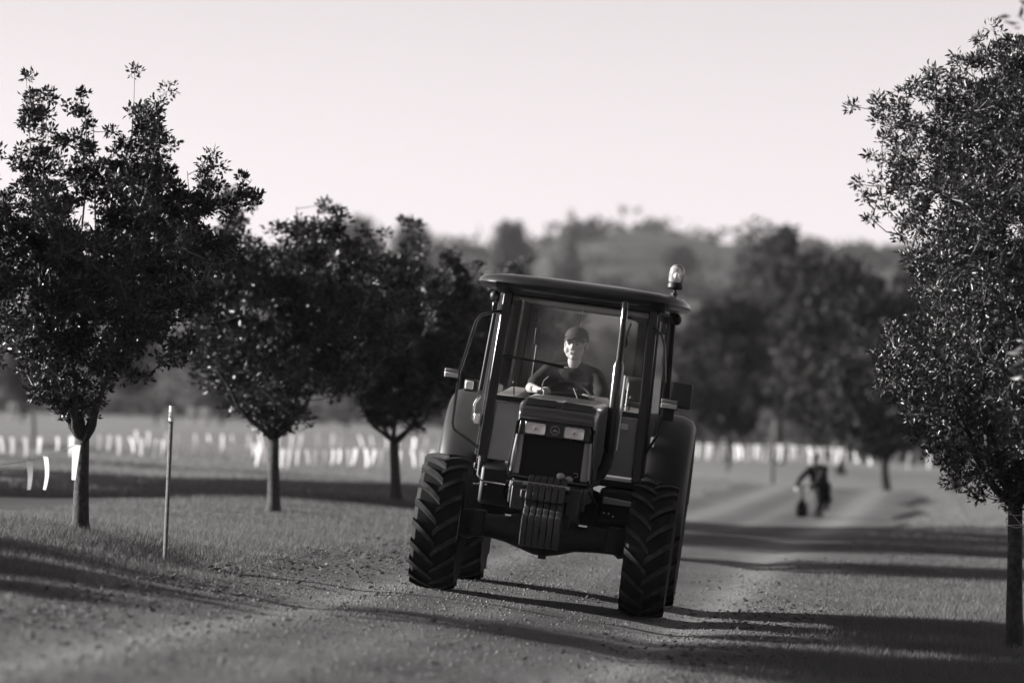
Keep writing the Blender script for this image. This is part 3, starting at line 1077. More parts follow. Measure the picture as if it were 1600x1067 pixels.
# low field fence far left
fl = empty('field_fence', (0, 0, 0))
tag(fl, 'low post and rail fence crossing the far left field', 'fence')
fx = np.linspace(-24, -2, 9)
fy = 165 + (fx + 24) * .6
fz = gz(fx, fy)
for a, b, c in zip(fx, fy, fz):
    obj('fence_post', MB().box(a - .06, a + .06, b - .06, b + .06, c - .1, c + 1.0), M['post'], fl)
for i in range(8):
    for h in (.45, .85):
        obj('rail', MB().tube([(fx[i], fy[i] - .09, fz[i] + h), (fx[i + 1], fy[i + 1] - .09, fz[i + 1] + h)], .045, 5), M['post'], fl)
WM = 'white marker pegs in the far left field'
for (px, py, d, lab) in ((90, 636, 190, 'white marker peg seen left of the first young trunk'), (300, 634, 195, 'white marker peg just right of the stake top, further one'),
                         (265, 650, 170, 'white marker peg directly behind the stake'), (322, 648, 180, 'white marker peg right of the stake, nearer one'), (20, 640, 190, 'white marker peg at the left picture edge')):
    p = pt(px, py, d)
    o = empty('marker_peg', (p[0], p[1], gz1(p[0], p[1])))
    obj('peg', MB().box(-.16, .16, -.04, .04, -.05, .75), M['stake_top'], o, bevel=.02)
    tag(o, lab, 'marker', WM)

# ------------------------------------------------------------------ TRACTOR
tr = empty('tractor')
tr.matrix_world = TM
tag(tr, 'dark cab tractor with chevron tyres and front weights driving on the dirt road', 'tractor')


def part(name, mb, m, parent=None, bevel=0.0, **k):
    return obj(name, mb, M[m], parent or tr, bevel=bevel, **k)


def wheel(name, cx, cy, r_, wd, rimr, nl, lugh, out):
    hw = wd / 2
    rc = r_ - lugh
    prof = [(rimr, -hw * .62), (rimr + .02, -hw * .8), (rc * .80 + rimr * .2, -hw * 1.0), (rc - .035, -hw * .97), (rc - .008, -hw * .82), (rc, -hw * .4), (rc + .003, 0),
            (rc, hw * .4), (rc - .008, hw * .82), (rc - .035, hw * .97), (rc * .80 + rimr * .2, hw), (rimr + .02, hw * .8), (rimr, hw * .62)]
    root = part(name, MB().lathe([(rimr * .25, -hw * .35), (rimr * .28, hw * .3), (.02, hw * .3)], (cx, cy, r_), 'x', 20), 'iron')
    t = MB().lathe(prof, (cx, cy, r_), 'x', 44)
    lugf = []

    def q(x, rr, th):
        return (cx + x, cy - rr * math.cos(th), r_ + rr * math.sin(th))
    for sgn in (-1, 1):
        for k_ in range(nl):
            th0 = 2 * PI * (k_ + (.5 if sgn > 0 else 0)) / nl
            da, ta = .115 * wd / r_ / .125, .034 / r_
            secs = []
            for i in range(5):
                f_ = i / 4
                x = sgn * (-.012 + f_ * (hw * 1.0 + .012))
                th = th0 + da * .25 * (f_ ** .85) * 2.0
                top = r_ - .028 * f_ ** 3
                wtop = ta * (.62 + .15 * f_)
                wb = ta * (.95 + .2 * f_)
                base = rc - .012 - .03 * f_ ** 4
                secs.append([q(x, base, th - wb), q(x, top, th - wtop), q(x, top, th + wtop), q(x, base, th + wb)])
            vs = [p for s_ in secs for p in s_]
            fs = [(0, 1, 2, 3), (19, 18, 17, 16)]
            for i in range(4):
                for j in range(3):
                    a = i * 4 + j
                    fs.append((a, a + 4, a + 5, a + 1))
            t.add(vs, fs)
            lugf.append(len(t.f))
    ty = obj('tyre', t, M['rubber'], root, ang=28)
    ty.data.materials.append(M['lug'])
    for e_ in lugf:
        for i in range(4):
            ty.data.polygons[e_ - 12 + i * 3 + 1].material_index = 1
    so = out
    rim = MB().lathe([(rimr, -hw * .62), (rimr + .012, -hw * .7), (rimr - .02, -hw * .6), (rimr - .035, -hw * .1), (rimr - .05, 0), (rimr - .035, hw * .1), (rimr - .02, hw * .6), (rimr + .012, hw * .7), (rimr, hw * .62)], (cx, cy, r_), 'x', 36)
    rim.lathe([(rimr - .03, so * hw * .1), (rimr * .72, so * hw * .05), (rimr * .55, so * hw * .3), (rimr * .3, so * hw * .34), (.01, so * hw * .34)], (cx, cy, r_), 'x', 36)
    obj('rim', rim, M['rim'], root)
    hub = MB().lathe([(.01, so * hw * .55), (.07, so * hw * .5), (.085, so * hw * .36), (.09, so * hw * .3)], (cx, cy, r_), 'x', 18)
    for k_ in range(8):
        a = 2 * PI * k_ / 8
        hub.lathe([(.001, so * hw * .42), (.014, so * hw * .42), (.014, so * hw * .33)], (cx, cy + math.cos(a) * rimr * .42, r_ + math.sin(a) * rimr * .42), 'x', 6)
    obj('hub', hub, M['iron'], root)
    return root


for sg in (-1, 1):
    wheel('front_wheel', sg * .865, 0, .56, .37, .31, 19, .036, sg)
for sg in (-1, 1):
    wheel('rear_wheel', sg * .845, 2.05, .74, .46, .41, 20, .042, sg)

# front axle housing: profile lathe along X, belly in the middle
ax = MB().lathe([(.11, -.70), (.13, -.62), (.10, -.58), (.10, -.42), (.115, -.32), (.15, -.2), (.185, -.08), (.19, .02), (.16, .14), (.12, .26), (.105, .42), (.10, .58), (.13, .62), (.11, .70)], (0, .02, .575), 'x', 20)
ax.box(-.03, .03, -.05, .08, .365, .42)
part('front_axle', ax, 'iron')
for sg in (-1, 1):
    part('steering_knuckle', MB().box(sg * .56 - .06, sg * .56 + .06, -.09, .12, .48, .70).box(sg * .5 - .05, sg * .5 + .05, .1, .2, .55, .62), 'iron', bevel=.02)
    part('steering_cylinder', MB().tube([(sg * .12, .2, .62), (sg * .55, .2, .6)], [.03, .018], 10), 'iron')
# chassis, engine, radiator tray
part('chassis', MB().box(-.2, .2, -.42, 1.5, .62, .86).box(-.17, .17, 1.2, 2.3, .5, 1.0), 'iron', bevel=.02)
en = MB().box(-.27, .27, -.32, .95, .84, 1.1)
for k_ in range(7):
    en.box(-.31, -.26, -.2 + k_ * .15, -.12 + k_ * .15, .85, 1.05)
    en.box(.26, .31, -.2 + k_ * .15, -.12 + k_ * .15, .85, 1.05)
part('engine', en, 'iron', bevel=.012)
part('rear_axle', MB().lathe([(.16, -.68), (.15, -.4), (.2, -.25), (.24, 0), (.2, .25), (.15, .4), (.16, .68)], (0, 2.05, .74), 'x', 18), 'iron')
# bolster and weight bracket
part('front_support', MB().box(-.31, .31, -.52, -.3, .80, .99), 'iron', bevel=.015)
for sg in (-1, 1):
    part('support_plate', MB().box(sg * .225 - .055, sg * .225 + .055, -.60, -.52, .76, .95).box(sg * .225 - .062, sg * .225 + .062, -.615, -.50, .945, .985), 'weight', bevel=.008)
part('weight_bracket', MB().box(-.2, .2, -.70, -.5, .86, .93), 'iron', bevel=.01)
for k_ in range(6):
    x0 = -.155 + k_ * .0525
    pr = [(-.50, 1.045), (-.56, 1.055), (-.68, 1.015), (-.755, .955), (-.785, .90), (-.785, .855), (-.74, .84), (-.735, .80), (-.775, .785), (-.79, .745), (-.86, .73), (-.875, .70), (-.865, .56), (-.83, .49), (-.66, .475), (-.60, .52), (-.585, .70), (-.63, .83), (-.62, .90), (-.55, .95)]
    part('front_weight', MB().prism(pr, 'x', x0 + .003, x0 + .0495), 'weight', bevel=.006)
part('weight_pin', MB().lathe([(.001, -.19), (.016, -.19), (.016, .19), (.001, .19)], (0, -.70, .98), 'x', 10).ell((.10, -.60, 1.07), (.035, .03, .028), 10, 6).ell((.17, -.56, 1.05), (.03, .03, .028), 10, 6), 'panel')

# hood: cross sections lofted along Y
def hsec(w_, zt, zb, rc=.07, n=5):
    pts = [(-w_, zb), (-w_ * 1.0, zb + (zt - zb) * .5)]
    for i in range(n + 1):
        a = PI - (PI / 2) * i / n
        pts.append((-w_ + rc + rc * math.cos(a), zt - rc + rc * math.sin(a)))
    pts.append((-.035, zt + .004))
    half = pts
    return half + [(-x, z) for x, z in reversed(half)]


secs = [(-.500, .292, 1.520, 1.495, .02), (-.497, .302, 1.556, 1.48, .03), (-.475, .312, 1.583, 1.47, .04), (-.43, .318, 1.598, 1.30, .05), (-.40, .322, 1.602, 1.02, .05),
        (-.37, .325, 1.606, 1.0, .05), (-.29, .328, 1.640, 1.0, .06), (-.24, .330, 1.652, 1.0, .07), (.2, .336, 1.678, 1.0, .08), (.6, .34, 1.695, 1.0, .08), (1.0, .345, 1.705, 1.0, .08)]
hv, hf = [], []
for (y_, w_, zt, zb, rc) in secs:
    hv += [(x, y_, z) for x, z in hsec(w_, zt, zb, rc)]
m_ = len(hv) // len(secs)
for i in range(len(secs) - 1):
    for j in range(m_ - 1):
        a = i * m_ + j
        hf.append((a, a + 1, a + m_ + 1, a + m_))
hf.append(tuple(range(m_)))
hood = part('hood', MB().add(hv, hf), 'paint', ang=50)
# two dark vent pads on the nose either side of the centre ridge
for sg in (-1, 1):
    pd = MB().hexa([(sg * .025, -.385, 1.600), (sg * .275, -.385, 1.590), (sg * .27, -.26, 1.645), (sg * .03, -.26, 1.650)],
                   [(sg * .022, -.395, 1.616), (sg * .278, -.395, 1.606), (sg * .272, -.265, 1.664), (sg * .03, -.265, 1.668)])
    obj('nose_vent', pd, M['black'], hood, bevel=.006)
# bright side mouldings down the nose
for sg in (-1, 1):
    obj('nose_frame', MB().tube([(sg * .318, -.45, 1.47), (sg * .330, -.45, 1.25), (sg * .338, -.445, 1.06), (sg * .325, -.44, 1.02)], .013, 8), M['gloss'], hood)
    obj('side_moulding', MB().tube([(sg * .300, -.465, 1.36), (sg * .312, -.465, 1.2), (sg * .318, -.46, 1.06)], .011, 8), M['panel'], hood)
    obj('nose_cheek', MB().hexa([(sg * .25, -.455, 1.045), (sg * .305, -.44, 1.045), (sg * .305, -.40, 1.045), (sg * .25, -.40, 1.045)],
                               [(sg * .25, -.455, 1.36), (sg * .295, -.44, 1.36), (sg * .295, -.40, 1.36), (sg * .25, -.40, 1.36)]), M['panel'], hood, bevel=.004)
# grille: a dark mesh of fine bars
gr = MB().box(-.25, .25, -.40, -.385, 1.03, 1.37)
for i in range(15):
    x = -.238 + i * .034
    gr.box(x - .004, x + .004, -.412, -.40, 1.04, 1.36)
for i in range(14):
    z = 1.05 + i * .0235
    gr.box(-.248, .248, -.409, -.401, z - .0025, z + .0025)
part('grille', gr, 'black')
part('grille_latch', MB().tube([(.19, -.425, 1.105), (.225, -.43, 1.105), (.225, -.43, 1.075), (.20, -.425, 1.072)], .004, 6), 'panel')
part('lower_trim', MB().tube([(-.315, -.455, 1.022), (-.2, -.465, 1.018), (.2, -.465, 1.018), (.315, -.455, 1.022)], .017, 8), 'gloss')
# headlight band
band = part('headlight_band', MB().hexa([(-.295, -.49, 1.362), (.295, -.49, 1.362), (.315, -.40, 1.362), (-.315, -.40, 1.362)],
                                        [(-.288, -.485, 1.497), (.288, -.485, 1.497), (.31, -.40, 1.497), (-.31, -.40, 1.497)]), 'gloss', bevel=.01)
for sg in (-1, 1):
    cx_, cz_ = sg * .158, 1.424
    hl = part('headlight', MB().prism([(cx_ - .088, cz_ - .052), (cx_ + .088, cz_ - .052), (cx_ + .088, cz_ + .052), (cx_ - .088, cz_ + .052)], 'y', -.500, -.488), 'gloss', bevel=.006)
    bw = MB()
    n = 28
    rings = []
    for i in range(n):
        a = 2 * PI * i / n
        ca, sa = math.cos(a), math.sin(a)
        k_ = min(1 / max(abs(ca), 1e-3), 1 / max(abs(sa), 1e-3))
        rings.append([(cx_ + .079 * max(-1, min(1, ca * k_)), -.5125, cz_ + .044 * max(-1, min(1, sa * k_))), (cx_ + .052 * ca, -.5045, cz_ + .04 * sa), (cx_ + .024 * ca, -.502, cz_ + .022 * sa), (cx_ + .008 * ca, -.509, cz_ + .008 * sa)])
    vs = [p for r_ in rings for p in r_]
    bw.add(vs, [(i * 4 + j, ((i + 1) % n) * 4 + j, ((i + 1) % n) * 4 + j + 1, i * 4 + j + 1) for i in range(n) for j in range(3)])
    obj('reflector', bw, M['reflector'], hl)
    obj('bulb', MB().ell((cx_, -.512, cz_), (.008, .008, .008), 10, 6), M['black'], hl)
    obj('lens', MB().box(cx_ - .081, cx_ + .081, -.522, -.517, cz_ - .046, cz_ + .046), M['lens'], hl)
# badge: rounded frame with a leaping stag
bd = part('badge', MB().tube([(.036 * math.cos(a) * (1 if abs(math.cos(a)) < .7 else 1.0) * 1.0, -.497, 1.428 + .034 * math.sin(a)) for a in np.linspace(0, 2 * PI, 25)], .0028, 5), 'panel')
deer = [(-.022, -.006), (-.012, .001), (-.008, .013), (-.004, .016), (-.003, .006), (.008, .004), (.018, .0), (.026, -.010), (.020, -.009), (.013, -.008), (.018, -.016), (.010, -.012), (.004, -.008), (-.006, -.008), (-.013, -.014), (-.020, -.016), (-.013, -.009)]
obj('stag', MB().prism([(x, 1.428 + z) for x, z in deer], 'y', -.4985, -.4925), M['panel'], bd)

# exhaust stack at the right of the hood
ex = part('exhaust', MB().tube([(.395, .55, 2.04), (.39, .55, 2.3), (.385, .55, 2.50), (.38, .60, 2.545)], .029, 12), 'gloss')
obj('muffler', MB().tube([(.41, .55, 1.28), (.41, .55, 1.34), (.405, .55, 1.6), (.395, .55, 2.02), (.395, .55, 2.07)], [.04, .05, .05, .048, .031], 14), M['gloss'], ex)
obj('elbow', MB().tube([(.31, .5, 1.08), (.36, .52, 1.1), (.40, .55, 1.18), (.41, .55, 1.29)], .05, 12), M['black'], ex)
obj('heat_shield', MB().tube([(.465, .49, 1.32), (.462, .49, 1.95)], .012, 6).tube([(.465, .61, 1.32), (.462, .61, 1.95)], .012, 6), M['chrome'], ex)

# ---- cab
CX = -.015


def bar(a0, a1, b0, b1, dx, dy):
    """pillar from (x,y,z) a to b with half sizes"""
    lo = [(a0[0] - dx, a0[1] - dy, a0[2]), (a0[0] + dx, a0[1] - dy, a0[2]), (a0[0] + dx, a0[1] + dy, a0[2]), (a0[0] - dx, a0[1] + dy, a0[2])]
    hi = [(b0[0] - dx, b0[1] - dy, b0[2]), (b0[0] + dx, b0[1] - dy, b0[2]), (b0[0] + dx, b0[1] + dy, b0[2]), (b0[0] - dx, b0[1] + dy, b0[2])]
    return MB().hexa(lo, hi)


AZ0, AZ1 = 1.06, 2.56
for sg in (-1, 1):
    part('front_pillar', bar((CX + sg * .665, 1.05, AZ0), 0, (CX + sg * .622, 1.12, AZ1), 0, .042, .03), 'gloss', bevel=.012)
    part('middle_pillar', bar((CX + sg * .83, 1.95, 1.25), 0, (CX + sg * .76, 1.95, AZ1), 0, .03, .04), 'black', bevel=.01)
    part('rear_pillar', bar((CX + sg * .60, 2.62, 1.3), 0, (CX + sg * .55, 2.55, AZ1), 0, .045, .04), 'black', bevel=.012)
    # side glass between the front and the middle pillar, and behind
    def pane(p, q, r_, s_, t_=.006):
        P_ = [Vector(v) for v in (p, q, r_, s_)]
        n_ = (P_[1] - P_[0]).cross(P_[3] - P_[0]).normalized() * t_
        return MB().hexa([v for v in P_], [v + n_ for v in P_])
    d_ = part('cab_door', MB().tube([(CX + sg * .715, 1.09, 1.12), (CX + sg * .667, 1.16, 2.52)], .016, 6)
              .tube([(CX + sg * .80, 1.86, 1.22), (CX + sg * .738, 1.86, 2.52)], .016, 6)
              .tube([(CX + sg * .667, 1.16, 2.52), (CX + sg * .738, 1.86, 2.52)], .016, 6)
              .tube([(CX + sg * .715, 1.09, 1.12), (CX + sg * .80, 1.86, 1.22)], .016, 6), 'black')
    obj('door_glass', pane((CX + sg * .715, 1.10, 1.13), (CX + sg * .80, 1.86, 1.22), (CX + sg * .738, 1.86, 2.52), (CX + sg * .667, 1.16, 2.52)), M['door_glass'], d_)
    obj('door_handle', MB().box(CX + sg * .80 - .02, CX + sg * .80 + .02, 1.70, 1.82, 1.42, 1.46).box(CX + sg * .82 - .012, CX + sg * .82 + .012, 1.68, 1.84, 1.36, 1.42), M['chrome'], d_, bevel=.005)
    obj('hinge', MB().box(CX + sg * .725 - .022, CX + sg * .725 + .022, 1.08, 1.14, 2.34, 2.43), M['gloss'], d_, bevel=.006)
    obj('hinge', MB().box(CX + sg * .755 - .022, CX + sg * .755 + .022, 1.08, 1.14, 1.38, 1.47), M['chrome'], d_, bevel=.006)
    q_ = part('quarter_glass', pane((CX + sg * .83, 1.99, 1.4), (CX + sg * .62, 2.6, 1.42), (CX + sg * .57, 2.55, 2.5), (CX + sg * .762, 1.99, 2.5)), 'glass')
    # lower front panel below the windscreen, glass reflection put in as flat grey
    part('lower_panel', MB().hexa([(CX + sg * .625, 1.06, 1.10), (CX + sg * .345, 1.06, 1.10), (CX + sg * .345, 1.08, 1.10), (CX + sg * .625, 1.08, 1.10)],
                                  [(CX + sg * .605, 1.085, 1.60), (CX + sg * .345, 1.085, 1.60), (CX + sg * .345, 1.105, 1.60), (CX + sg * .605, 1.105, 1.60)]), 'panel', bevel=.01)

ws = part('windscreen', pane((CX - .60, 1.075, 1.66), (CX + .60, 1.075, 1.66), (CX + .575, 1.125, 2.52), (CX - .575, 1.125, 2.52)), 'glass')
obj('windscreen_rail', MB().box(CX - .64, CX + .64, 1.05, 1.09, 1.605, 1.65), M['black'], ws, bevel=.008)
obj('windscreen_header', MB().box(CX - .60, CX + .60, 1.10, 1.15, 2.50, 2.57), M['black'], ws, bevel=.008)
obj('inspection_sticker', MB().box(CX + .445, CX + .535, 1.050, 1.054, 1.50, 1.55), M['white'], ws)
part('rear_window', pane((CX - .56, 2.62, 1.75), (CX + .56, 2.62, 1.75), (CX + .53, 2.57, 2.46), (CX - .53, 2.57, 2.46)), 'rear_glass')
rwf = MB()
rwf.prism([(CX - .57, 2.57), (CX + .57, 2.57), (CX + .55, 2.36), (CX + .50, 2.40), (CX + .42, 2.455), (CX + .3, 2.47), (CX - .3, 2.47), (CX - .42, 2.455), (CX - .50, 2.40), (CX - .55, 2.36)], 'y', 2.53, 2.58)
rwf.box(CX - .58, CX + .58, 2.58, 2.64, 1.68, 1.76)
part('rear_frame', rwf, 'black', bevel=.01)
for sg in (-1, 1):
    part('rear_mullion', bar((CX + sg * .52, 2.58, 1.7), 0, (CX + sg * .50, 2.56, 2.5), 0, .055, .02), 'black', bevel=.008)
wp = part('wiper', MB().tube([(CX - .60, 1.055, 1.985), (CX - .3, 1.045, 1.975), (CX - .05, 1.045, 1.955)], [.006, .010, .015], 6), 'black')
obj('wiper_arm', MB().tube([(CX + .10, 1.05, 1.66), (CX + .03, 1.03, 1.79)], .006, 6).ell((CX - .05, 1.04, 1.955), (.03, .012, .016), 10, 6), M['chrome'], wp)
part('chrome_rod', MB().tube([(CX - .22, 1.05, 1.665), (CX - .235, 1.03, 1.76), (CX - .225, 1.03, 1.82), (CX - .19, 1.03, 1.86)], .006, 6), 'chrome')  # thin curved chrome rod modelled for a pale line at the windscreen
# roof: superellipse slab, crowned
rv, rf = [], []
NR = 40
def rring(hx, hy, z, cy=1.72, p=4.5):
    out = []
    for k_ in range(NR):
        a = 2 * PI * k_ / NR
        c, s_ = math.cos(a), math.sin(a)
        out.append((CX + hx * math.copysign(abs(c) ** (2 / p), c), cy + hy * math.copysign(abs(s_) ** (2 / p), s_), z))
    return out
rl = [rring(.70, .70, 2.545), rring(.80, .82, 2.55), rring(.88, .91, 2.565), rring(.915, .945, 2.595), rring(.905, .94, 2.63), rring(.86, .90, 2.662), rring(.70, .75, 2.685), rring(.4, .5, 2.70)]
for r_ in rl:
    rv += r_
for i in range(len(rl) - 1):
    for k_ in range(NR):
        rf.append((i * NR + k_, i * NR + (k_ + 1) % NR, (i + 1) * NR + (k_ + 1) % NR, (i + 1) * NR + k_))
rf.append(tuple(range(NR - 1, -1, -1)))
rf.append(tuple(range((len(rl) - 1) * NR, len(rl) * NR)))
roof = part('cab_roof', MB().add(rv, rf), 'roofp', ang=60)
obj('headliner', MB().box(CX - .56, CX + .56, 1.16, 2.5, 2.49, 2.54), M['liner'], roof, bevel=.02)
obj('visor', MB().prism([(.80, 2.60), (.86, 2.56), (1.1, 2.52), (1.1, 2.575)], 'x', CX - .72, CX + .72), M['black'], roof)
for sg in (-1, 1):
    obj('work_light', MB().ell((CX + sg * .80, 1.9, 2.50), (.045, .05, .05), 12, 8).tube([(CX + sg * .80, 1.9, 2.5), (CX + sg * .78, 1.9, 2.57)], .012, 6), M['black'], roof)
obj('dome_cord', MB().tube([(CX + .0, 1.5, 2.49), (CX + .003, 1.5, 2.36), (CX - .003, 1.5, 2.32)], .003, 5), M['panel'], roof)
# beacon on its stem at the roof corner
bx, by = .755, 1.25
bc = part('beacon', MB().lathe([(.001, 2.735), (.05, 2.74), (.066, 2.75), (.068, 2.775), (.062, 2.79), (.058, 2.80), (.001, 2.80)], (bx, by, 0), 'z', 20), 'black')
obj('stem', MB().tube([(bx + .03, by, 2.56), (bx + .01, by, 2.66), (bx, by, 2.74)], .014, 8).lathe([(.001, 2.69), (.03, 2.69), (.03, 2.705), (.001, 2.705)], (bx, by, 0), 'z', 10), M['black'], bc)
obj('bulb', MB().ell((bx, by, 2.855), (.026, .026, .03), 12, 8), M['reflector'], bc)
obj('dome', MB().lathe([(.058, 2.80), (.064, 2.81), (.066, 2.86), (.062, 2.905), (.048, 2.935), (.025, 2.95), (.001, 2.953)], (bx, by, 0), 'z', 24), M['dome'], bc)
# mirror arms, mirror, marker lamps
arm = part('mirror_arm', MB().tube([(CX - .66, 1.09, 2.36), (CX - .74, 1.06, 2.34), (CX - .83, 1.05, 2.30), (CX - .865, 1.05, 2.24), (CX - .935, 1.05, 1.86), (CX - .95, 1.05, 1.80), (CX - .95, 1.05, 1.36), (CX - .93, 1.05, 1.31), (CX - .70, 1.05, 1.18)], .013, 8), 'gloss')
ml = obj('marker_lamp', MB().box(CX - 1.075, CX - .945, 1.03, 1.09, 1.735, 1.82), M['black'], arm, bevel=.01)
obj('lens', MB().box(CX - 1.07, CX - .955, 1.018, 1.031, 1.745, 1.785), M['lamp'], ml, bevel=.005)
obj('lens', MB().box(CX - 1.07, CX - .955, 1.018, 1.031, 1.788, 1.815), M['amber'], ml, bevel=.005)
tl = part('turn_lamp', MB().box(CX - .915, CX - .79, 1.30, 1.36, 1.645, 1.75), 'black', bevel=.015)
obj('lens', MB().box(CX - .905, CX - .835, 1.286, 1.301, 1.665, 1.735), M['lamp'], tl, bevel=.012)
part('grab_handle', MB().tube([(CX - .76, 1.2, 1.62), (CX - .80, 1.2, 1.55), (CX - .80, 1.2, 1.42), (CX - .76, 1.2, 1.38)], .012, 8), 'chrome')
arm = part('mirror_arm', MB().tube([(CX + .64, 1.09, 2.38), (CX + .71, 1.06, 2.34), (CX + .75, 1.05, 2.26), (CX + .80, 1.05, 1.92), (CX + .815, 1.05, 1.72), (CX + .80, 1.05, 1.5), (CX + .70, 1.05, 1.3)], .012, 8), 'gloss')
obj('mirror', MB().box(CX + .86, CX + 1.04, 1.06, 1.10, 1.735, 1.955), M['mirror'], arm, bevel=.02, segs=3)
ml = obj('marker_lamp', MB().box(CX + .785, CX + .93, 1.0, 1.05, 1.715, 1.81).box(CX + .81, CX + .91, 1.0, 1.05, 1.62, 1.72), M['black'], arm, bevel=.008)
obj('lens', MB().box(CX + .79, CX + .925, .988, 1.001, 1.725, 1.765), M['lamp'], ml, bevel=.005)
obj('lens', MB().box(CX + .79, CX + .925, .988, 1.001, 1.768, 1.80), M['amber'], ml, bevel=.005)
# fenders: arched shells over the rear wheels
for sg in (-1, 1):
    fv, ff = [], []
    prof = [(.60, .0), (.66, .055), (.80, .065), (.95, .06), (1.04, .03), (1.075, -.03), (1.08, -.13)]
    na = 15
    for i in range(na):
        th = R(-8) + R(178) * i / (na - 1)
        rad = .835
        for x_, dr in prof:
            fv.append((sg * x_, 2.05 - (rad + dr) * math.cos(th), .78 + (rad + dr) * math.sin(th)))
    np_ = len(prof)
    for i in range(na - 1):
        for j in range(np_ - 1):
            a = i * np_ + j
            ff.append((a, a + 1, a + np_ + 1, a + np_))
    fo = part('fender', MB().add(fv, ff), 'fender', ang=60)
    so_ = fo.modifiers.new('thick', 'SOLIDIFY')
    so_.thickness = .018
    # front apron of the fender, under the door
    obj('apron', MB().hexa([(sg * .62, 1.24, .95), (sg * .97, 1.28, .95), (sg * .97, 1.31, .95), (sg * .62, 1.29, .95)], [(sg * .66, 1.34, 1.30), (sg * .97, 1.38, 1.30), (sg * .97, 1.41, 1.30), (sg * .66, 1.38, 1.30)]), M['dark'], fo, bevel=.01)
# platform, tank, steps, tool box, battery box
part('platform', MB().box(-.74, .74, 1.06, 2.4, 1.0, 1.06), 'black', bevel=.012)
part('fuel_tank', MB().box(-.66, -.32, .92, 1.9, .72, 1.05), 'black', bevel=.03)
part('battery_box', MB().box(.36, .66, 1.0, 1.9, .70, .99), 'black', bevel=.03)
part('step_plate', MB().hexa([(.40, .86, .86), (.66, .86, .86), (.66, 1.1, .88), (.40, 1.1, .88)], [(.40, .86, .91), (.66, .86, .895), (.66, 1.1, .90), (.40, 1.1, .915)]), 'panel', bevel=.006)
st = part('step_ladder', MB().tube([(.70, 1.2, 1.02), (.76, 1.2, .5)], .016, 6).tube([(.70, 1.5, 1.02), (.76, 1.5, .5)], .016, 6), 'black')
for z_ in (.52, .76):
    obj('tread_plate', MB().box(.70, .80, 1.18, 1.52, z_, z_ + .03), M['iron'], st, bevel=.006)
part('hydraulic_line', MB().tube([(-.68, .85, 1.12), (-.68, .84, .96), (-.64, .83, .915), (-.34, .83, .905), (-.28, .7, .93)], .009, 8), 'chrome')
part('hydraulic_hose', MB().tube([(-.33, -.3, .98), (-.37, -.2, .88), (-.34, -.05, .78), (-.22, .05, .70)], .012, 8), 'black')
part('hydraulic_hose', MB().tube([(.33, -.25, .96), (.4, -.1, .85), (.36, .1, .72)], .012, 8), 'black')
part('axle_fitting', MB().box(-.34, -.29, -.10, -.05, .68, .695).box(.27, .34, -.10, -.05, .672, .686), 'chrome')
fz_ = MB()
for (x_, z_) in ((-.70, .88), (-.68, .88), (-.66, .885), (-.60, .885), (.42, .78), (.46, .78), (.50, .76), (-.70, 1.10), (-.70, 1.0)):
    fz_.ell((x_, .9, z_), (.010, .008, .008), 8, 5)
part('bolt', fz_, 'chrome')
# ---- inside the cab
cow = MB().prism([(CX - .27, 1.50), (CX + .27, 1.50), (CX + .235, 1.66), (CX + .15, 1.735), (CX, 1.755), (CX - .15, 1.74), (CX - .235, 1.68)], 'y', 1.13, 1.32)
part('instrument_cowl', cow, 'black', bevel=.02)
for sg in (-1, 1):
    cs_ = part('side_console', MB().hexa([(CX + sg * .42, 1.5, 1.3), (CX + sg * .66, 1.5, 1.3), (CX + sg * .60, 2.5, 1.3), (CX + sg * .42, 2.5, 1.3)], [(CX + sg * .44, 1.5, 1.66), (CX + sg * .68, 1.5, 1.64), (CX + sg * .60, 2.5, 1.74), (CX + sg * .42, 2.5, 1.74)]), 'panel', bevel=.03)
    obj('lever', MB().tube([(CX + sg * .50, 1.6, 1.66), (CX + sg * .51, 1.57, 1.76)], .006, 6).ell((CX + sg * .51, 1.57, 1.77), (.02, .02, .025), 10, 6), M['black'], cs_)
sw = part('steering_wheel', MB().tube([(CX - .03 + .205 * math.cos(a), 1.46 + .205 * math.sin(a) * .80, 1.735 + .205 * math.sin(a) * .60 * 1.0 - .03) for a in np.linspace(0, 2 * PI, 41)], .015, 8, cap=False), 'black')
obj('spoke', MB().tube([(CX - .03 - .2, 1.46, 1.705), (CX - .03, 1.45, 1.69), (CX - .03 + .2, 1.46, 1.705)], .012, 6).tube([(CX - .03, 1.45, 1.69), (CX - .03, 1.36, 1.52)], .03, 8), M['dark'], sw)
se = part('seat', MB().box(CX - .26, CX + .26, 1.62, 2.12, 1.28, 1.42), 'seat', bevel=.05, segs=3)
obj('backrest', MB().hexa([(CX - .25, 2.06, 1.38), (CX + .25, 2.06, 1.38), (CX + .25, 2.18, 1.38), (CX - .25, 2.18, 1.38)], [(CX - .22, 2.16, 1.90), (CX + .22, 2.16, 1.90), (CX + .22, 2.25, 1.90), (CX - .22, 2.25, 1.90)]), M['seat'], se, bevel=.05, segs=3)
obj('pedestal', MB().box(CX - .18, CX + .18, 1.7, 2.1, 1.06, 1.29), M['dark'], se, bevel=.01)
bs = part('passenger_seat', MB().box(CX + .40, CX + .60, 1.95, 2.25, 1.62, 1.74), 'seat', bevel=.04, segs=3)
obj('backrest', MB().box(CX + .41, CX + .59, 2.2, 2.28, 1.72, 1.96), M['seat'], bs, bevel=.04, segs=3)
part('inside_mirror', MB().ell((CX + .40, 1.25, 2.23), (.035, .012, .05), 12, 8).tube([(CX + .40, 1.25, 2.23), (CX + .44, 1.2, 2.4)], .006, 6), 'mirror')
part('seat_belt_post', MB().tube([(CX - .42, 2.45, 1.72), (CX - .415, 2.45, 2.15)], .012, 6).box(CX - .445, CX - .385, 2.43, 2.47, 2.13, 2.28), 'black', bevel=.012)


